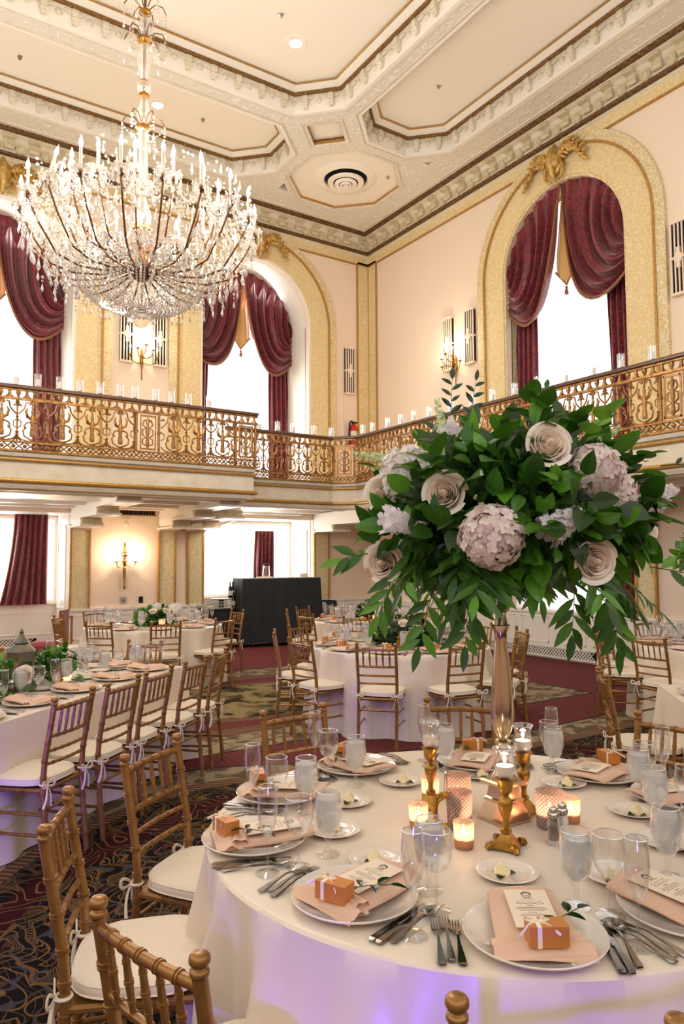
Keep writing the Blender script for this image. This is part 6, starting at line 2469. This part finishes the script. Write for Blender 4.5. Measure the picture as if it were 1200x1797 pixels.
def setting(c_or_p, ang, tname, boxes=True, leafy_=True, plate_r=.76, c=None, glasses=True, cut=True):
    """a place setting; ang: direction the sitter faces"""
    px, py = c_or_p
    a = ang
    fwd = Vector((cos(a), sin(a))); rgt = Vector((sin(a), -cos(a)))

    def at(f, r, z): return (px + fwd.x * f + rgt.x * r, py + fwd.y * f + rgt.y * r, z)
    usef('plate', mk_plate, at(0, 0, HT), a, 'ivory dinner plate on ' + tname, 'dinner plates on ' + tname)
    usef('napkin', lambda: mk_napkin(True), at(0, 0, HT + .003), a + R.uniform(-.2, .2), 'blush napkin on ' + tname, 'blush napkins on ' + tname)
    if boxes: usef('box', mk_box, at(-.03, R.uniform(-.03, .03), HT + .050), a + R.uniform(-.6, .6), 'copper favor box on ' + tname, 'favor boxes on ' + tname)
    if leafy_: usef('sprig', mk_sprig, at(.05, .05, HT + .045), a - 1.0, 'green leaf sprig on ' + tname, 'leaf sprigs on ' + tname)
    usef('bread', mk_butter_plate, at(.26, -.03, HT), a, 'small bread plate on ' + tname, 'bread plates on ' + tname)
    if glasses:
        usef('water', lambda: mk_glass('water_goblet', True), at(.185, .135, HT), a, 'water goblet on ' + tname, 'water goblets on ' + tname)
        usef('wine', lambda: mk_glass('wine_glass', True), at(.105, .21, HT), a, 'wine glass on ' + tname, 'wine glasses on ' + tname)
        usef('flute', lambda: mk_glass('champagne_flute', True), at(.0, .235, HT), a, 'champagne flute on ' + tname, 'champagne flutes on ' + tname)
    if cut:
        usef('fork', mk_fork, at(-.02, -.215, HT + .001), a, 'steel fork on ' + tname, 'forks on ' + tname)
        usef('knife', mk_knife, at(-.03, .185, HT + .001), a, 'steel knife on ' + tname, 'knives on ' + tname)


def chair_ring(c, degs, tname, far=True):
    for d in degs:
        x, y, f = radial(c, d)
        o = put_chair(x, y, f, 'x', 'gold chairs around ' + tname, far)
        pend(('chair', tname), o, 'gold chair around ' + tname, 'gold chairs around ' + tname)


def ring_table(c, name, label, seed, degs, chairs, box=True, cut=True, nth=220):
    round_cloth(c, .93, label, seed, degs, 14, nth)
    chair_ring(c, chairs, name)
    for d in degs:
        a = radians(d)
        setting((c[0] + .76 * cos(a), c[1] + .76 * sin(a)), a + pi, name, box, True, cut=cut)


CM, CF, CB, C1 = (4.75, 6.10), (6.40, 8.80), (3.40, 9.90), (7.50, 4.10)
M10 = [-137 + 36 * k for k in range(10)]
ring_table(CM, 'the middle table', 'middle round table under pale cloth, directly left of the tall vase stem', 21, M10, [-137, -101, -65, -29, 7, 43, 115, 151, 187])
F10 = [-173 + 36 * k for k in range(10)]
ring_table(CF, 'the far bar-side table', 'far round table under pale cloth between the black bar and the flowers', 22, F10, [-173, -137, 151, 115, 79, 43, 7, -29], True, False, 160)
B10 = [-139 + 36 * k for k in range(10)]
ring_table(CB, 'the sconce-side table', 'round table under pale cloth below the lower sconce, with a white and green centrepiece', 23, B10, [-139, -103, -67, 5, 41, 77, 113, 149, -175], False, False, 160)
R10 = [-180 + 36 * k for k in range(10)]
ring_table(C1, 'the right wall table', 'round table under pale cloth at the right picture edge before the wainscot', 24, R10, [178, 142, 106, 70, 34], False, False, 160)

# the long head table on the left
UX, UY = Vector((.743, .669)), Vector((-.669, .743))
EN = Vector((1.6, 5.3)) + UX * .95
rect_cloth(EN, -UX, UY, 4.2, 1.12, 'long table under ivory cloth with lantern and greenery at the left picture edge', 3.0)
LT = 'the long left table'
for k, (x, y) in enumerate(((.62, 3.93), (1.01, 4.27), (1.38, 4.58), (1.71, 4.87), (2.11, 5.20), (2.47, 5.56))):
    if k == 0: continue
    o = put_chair(x, y, 132 + (10 if k == 5 else 0), 'x', 'gold chairs along ' + LT)
    pend(('chair', LT), o, 'gold chair on the near side of ' + LT, 'gold chairs along ' + LT)
o = put_chair(2.20, 6.66, 218, 'gold chair at the head end of the long left table, facing the lantern', 'gold chairs along ' + LT, True)
P0 = EN + UY * (1.12 + .40)
for k, d in enumerate((.55, 1.05, 1.6, 2.15)):
    q = P0 - UX * d
    o = put_chair(q.x, q.y, -48, 'x', 'gold chairs along ' + LT, True)
    pend(('chairfar', LT), o, 'gold chair on the wall side of ' + LT, 'gold chairs along ' + LT)
for d in (.28, .76, 1.24, 1.72, 2.2):
    q = EN - UX * d + UY * .19
    setting((q.x, q.y), atan2(UY.y, UY.x), LT, False, True)
    q = EN - UX * d + UY * (1.12 - .17)
    setting((q.x, q.y), atan2(-UY.y, -UY.x), LT, False, True, cut=False)
q = EN - UX * .17 + UY * .56
setting((q.x, q.y), atan2(-UX.y, -UX.x), LT, False, True)

# second long table at the right edge
E2 = Vector((4.755, 3.12)); D2 = Vector((-.707, -.707)); W2 = Vector((.707, -.707))
rect_cloth(E2, D2, W2, 2.3, 1.12, 'long table corner under ivory cloth at the right picture edge behind the near chairs', 5.0)
RT2 = 'the right edge table'
put_chair(4.07, 3.07, -45, 'gold chair seen edge-on at the corner of the right edge table', 'gold chairs along the right edge table')
for d in (.42, .95):
    q = E2 + D2 * d + W2 * .20
    setting((q.x, q.y), atan2(W2.y, W2.x), RT2, True, True)
    q = E2 + D2 * d + W2 * .92
    setting((q.x, q.y), atan2(-W2.y, -W2.x), RT2, True, True, cut=False)

# ------------------------------------------------------------ centrepieces
def bush(loc, rx, ry, rz, n, label, cat, name, blooms, seed, mats=('leaf', 'leafy'), wl=(.05, .09), rot=0.0, trailing=0, group=None):
    t = thing(name, label, cat, loc, rot, group)
    a_, b_, w_ = MB(), MB(), MB()
    MB().sphere((0, 0, rz * .35), 1.0, 12, 8, mat=Matrix.Translation((0, 0, rz * .2)) @ Matrix.Diagonal((rx * .8, ry * .8, rz * .55, 1))).build('moss_core', 'core', t)
    for k in range(n):
        d = rand_dir(); d.z = abs(d.z)
        o = Vector((d.x * rx, d.y * ry, .02 + d.z * rz)) * R.uniform(.7, 1.0)
        out = d + rand_dir() * .7
        L = R.uniform(*wl)
        leaf(a_ if R.random() < .6 else b_, o, out, d + Vector((0, 0, .5)), L, L * .55, 'ovate', .15, .2, 4)
    for k in range(trailing):
        a = R.uniform(0, 2 * pi)
        sprig_of(a_, w_, (rx * .7 * cos(a), ry * .7 * sin(a), rz * R.uniform(.4, .9)), (cos(a), sin(a), R.uniform(-.1, .6)), R.uniform(.15, .3), 8, .03, .07, 'lance', .2)
    tag(a_.build('foliage', mats[0], t), kind='stuff'); tag(b_.build('light_foliage', mats[1], t), kind='stuff')
    if trailing: tag(w_.build('twigs', 'twig', t), kind='stuff')
    for i, (kind, p, r) in enumerate(blooms):
        if kind == 'rose': rose(t, Vector(p), Vector(p) + Vector((0, 0, .1)), r, seed + i)
        elif kind == 'hyd': hydrangea(t, Vector(p), Vector(p) + Vector((0, 0, .1)), r, seed + i, 'hyd', 1.0, 60)
        else: stock_flower(t, Vector(p), Vector(p), r, r * 2, seed + i)
    return t


bush((CB[0], CB[1], HT), .30, .26, .24, 420, 'round green centrepiece with white and blush flowers on the table under the lower sconce', 'flowers', 'flower_centrepiece',
     [('hyd', (.24, -.16, .22), .09), ('rose', (.08, -.24, .20), .05), ('rose', (-.10, -.22, .20), .045), ('hyd', (-.02, -.16, .26), .06), ('stock', (-.22, -.12, .17), .05), ('rose', (.16, -.22, .12), .045)], 50, ('leafy', 'leaf'), group='table centrepieces')
votive(CB[0] - .02, CB[1] - .36, .045, .11, 'hobnail', 'glowing peach candle cup before the white and green centrepiece', 'candle cups on the far tables', .5)
bush((CM[0] + .05, CM[1] - .05, HT), .42, .30, .26, 420, 'trailing dark green centrepiece on the middle round table, partly behind the drooping leaves', 'flowers', 'flower_centrepiece',
     [('rose', (-.05, -.26, .18), .05), ('rose', (.12, -.26, .2), .045), ('hyd', (.25, -.18, .2), .08), ('rose', (-.2, -.2, .24), .045)], 70, ('leafd', 'leaf'), trailing=16, group='table centrepieces')
votive(CM[0] - .18, CM[1] - .40, .045, .11, 'hobnail', 'glowing peach candle cup before the middle table greenery', 'candle cups on the far tables', .5)
bush((CF[0], CF[1], HT), .36, .28, .26, 240, 'green centrepiece with ivory roses on the far round table by the black bar', 'flowers', 'flower_centrepiece',
     [('rose', (-.15, -.24, .2), .05), ('rose', (.1, -.25, .22), .05), ('hyd', (.0, -.16, .28), .08)], 90, ('leafd', 'leaf'), trailing=8, group='table centrepieces')
votive(CF[0] - .25, CF[1] - .34, .045, .10, 'hobnail', 'glowing peach candle cup before the far table greenery', 'candle cups on the far tables', .5)
t = thing('table_number_frame', 'small ornate gold frame standing on the middle round table', 'picture frame', (CM[0] - .28, CM[1] - .42, HT), radians(-40))
f = MB()
f.tube([(.05 * cos(a), 0, .085 + .075 * sin(a)) for a in [2 * pi * i / 20 for i in range(20)]], .014, 6, closed=True)
for k in range(14):
    a = 2 * pi * k / 14
    f.sphere((.058 * cos(a), 0, .085 + .085 * sin(a)), .013, 6, 4)
f.build('scroll_frame', 'gilt', t)
MB().box((0, .004, .085), (.08, .003, .12)).build('card', 'paper', t)
# garland of greens, lantern, frame and candles along the long table
ga = MB(); gb = MB()
for k in range(1900):
    d = R.uniform(.80, 3.6)
    o2 = EN - UX * d + UY * (.60 + R.gauss(0, .085))
    if abs(d - 1.30) < .12: continue
    h = max(0, .20 * (1 - ((o2 - (EN - UX * d + UY * .60)).length / .25) ** 2))
    p = Vector((o2.x, o2.y, HT + .01 + h * R.uniform(.2, 1.1)))
    leaf(ga if R.random() < .55 else gb, p, rand_dir() + Vector((0, 0, .35)), (0, 0, 1), R.uniform(.06, .10), .042, 'ovate', .15, .2, 4)
t = thing('greenery_garland', 'bushy green leaf garland running down the middle of the long left table', 'garland', (0, 0, 0))
tag(ga.build('foliage', 'leaf', t), kind='stuff'); tag(gb.build('light_foliage', 'leafy', t), kind='stuff')
q = EN - UX * 1.10 + UY * .62
rose_t = EN - UX * 1.50 + UY * .42
tr = thing('loose_rose', 'blush rose lying in the garland in front of the lantern', 'flower', (0, 0, 0))
rose(tr, Vector((rose_t.x, rose_t.y, HT + .13)), Vector((-.4, -.7, .5)), .06, 99)
q = EN - UX * 1.30 + UY * .60
t = thing('moroccan_lantern', 'six-sided weathered metal lantern with pointed top on the long left table', 'lantern', (q.x, q.y, HT), .25)
b = MB(); b.lathe([(.12, 0), (.12, .02), (.10, .03)], 6, smooth=False); b.build('base', 'lantern', t)
b = MB()
for k in range(6):
    a = k * pi / 3
    b.tube([(.098 * cos(a), .098 * sin(a), .03), (.092 * cos(a), .092 * sin(a), .27)], .008, 5)
b.lathe([(.096, .20), (.096, .27)], 6, smooth=False)
b.build('pierced_frame', 'lantern', t)
g = MB().shell([(.090, .03), (.086, .20)], 6); g.build('glass_panes', 'pane', t)
b = MB().lathe([(.105, .265), (.10, .275), (.055, .315), (.045, .318), (.055, .325), (.03, .36), (.014, .385), (.014, .39), (.018, .40), (.006, .42), (0, .425)], 6, smooth=False); b.build('pointed_roof', 'lantern', t)
c = MB().lathe([(0, .02), (.035, .021), (.035, .13), (0, .13)], 14); c.build('pillar_candle', 'wax', t)
light('violet_uplight', 'POINT', (q.x - .3, q.y + .25, HT + .35), 1.2, (.30, .22, 1.0), .03)
q = EN - UX * 1.03 + UY * .42
votive(q.x, q.y, .033, .07, 'mercury', 'small glowing copper votive at the foot of the garland on the long left table', 'votives on the long left table', .4)
q = EN - UX * 1.16 + UY * .40
t = thing('table_number_frame', 'small ornate gold frame behind the goblets on the long left table', 'picture frame', (q.x, q.y, HT), radians(40))
f = MB()
for k in range(16):
    a = 2 * pi * k / 16
    f.sphere((.044 * cos(a), 0, .07 + .06 * sin(a)), .012, 6, 4)
f.build('scroll_frame', 'gilt', t)
MB().box((0, .004, .07), (.07, .003, .10)).build('card', 'paper', t)
# pink tumblers at the wall side of the long table
# tall bouquet on the right wall table, only its leafy edge reaching into the picture
dup(bpy.data.objects['tall_vase'], (C1[0], C1[1], HT), None, 'second tall gold vase on the right wall table beyond the picture edge', 'tall flower vases', None, (1, 1, 1))
bush((C1[0], C1[1], HT + .77), .50, .50, .42, 520, 'second tall bouquet, its fresh green leaves entering at the right picture edge', 'flowers', 'flower_arrangement', [('rose', (-.2, -.3, .3), .07)], 130, ('leafy', 'leafy'), (.08, .14))

# ------------------------------------------------------------ labels of the counted repeats, from left to right in the picture
ANCH = {'chair': 'gold chair'}
for key, (text, group, obs) in PEND.items():
    obs.sort(key=lambda o: scr_x(o.location))
    n = len(obs)
    for i, o in enumerate(obs):
        if n == 1: o['label'] = text
        else: o['label'] = '%s, %s from the left' % (text, ordinal(i, n))
        if key[0] in ('chair', 'chairfar'): o['category'] = 'chair'
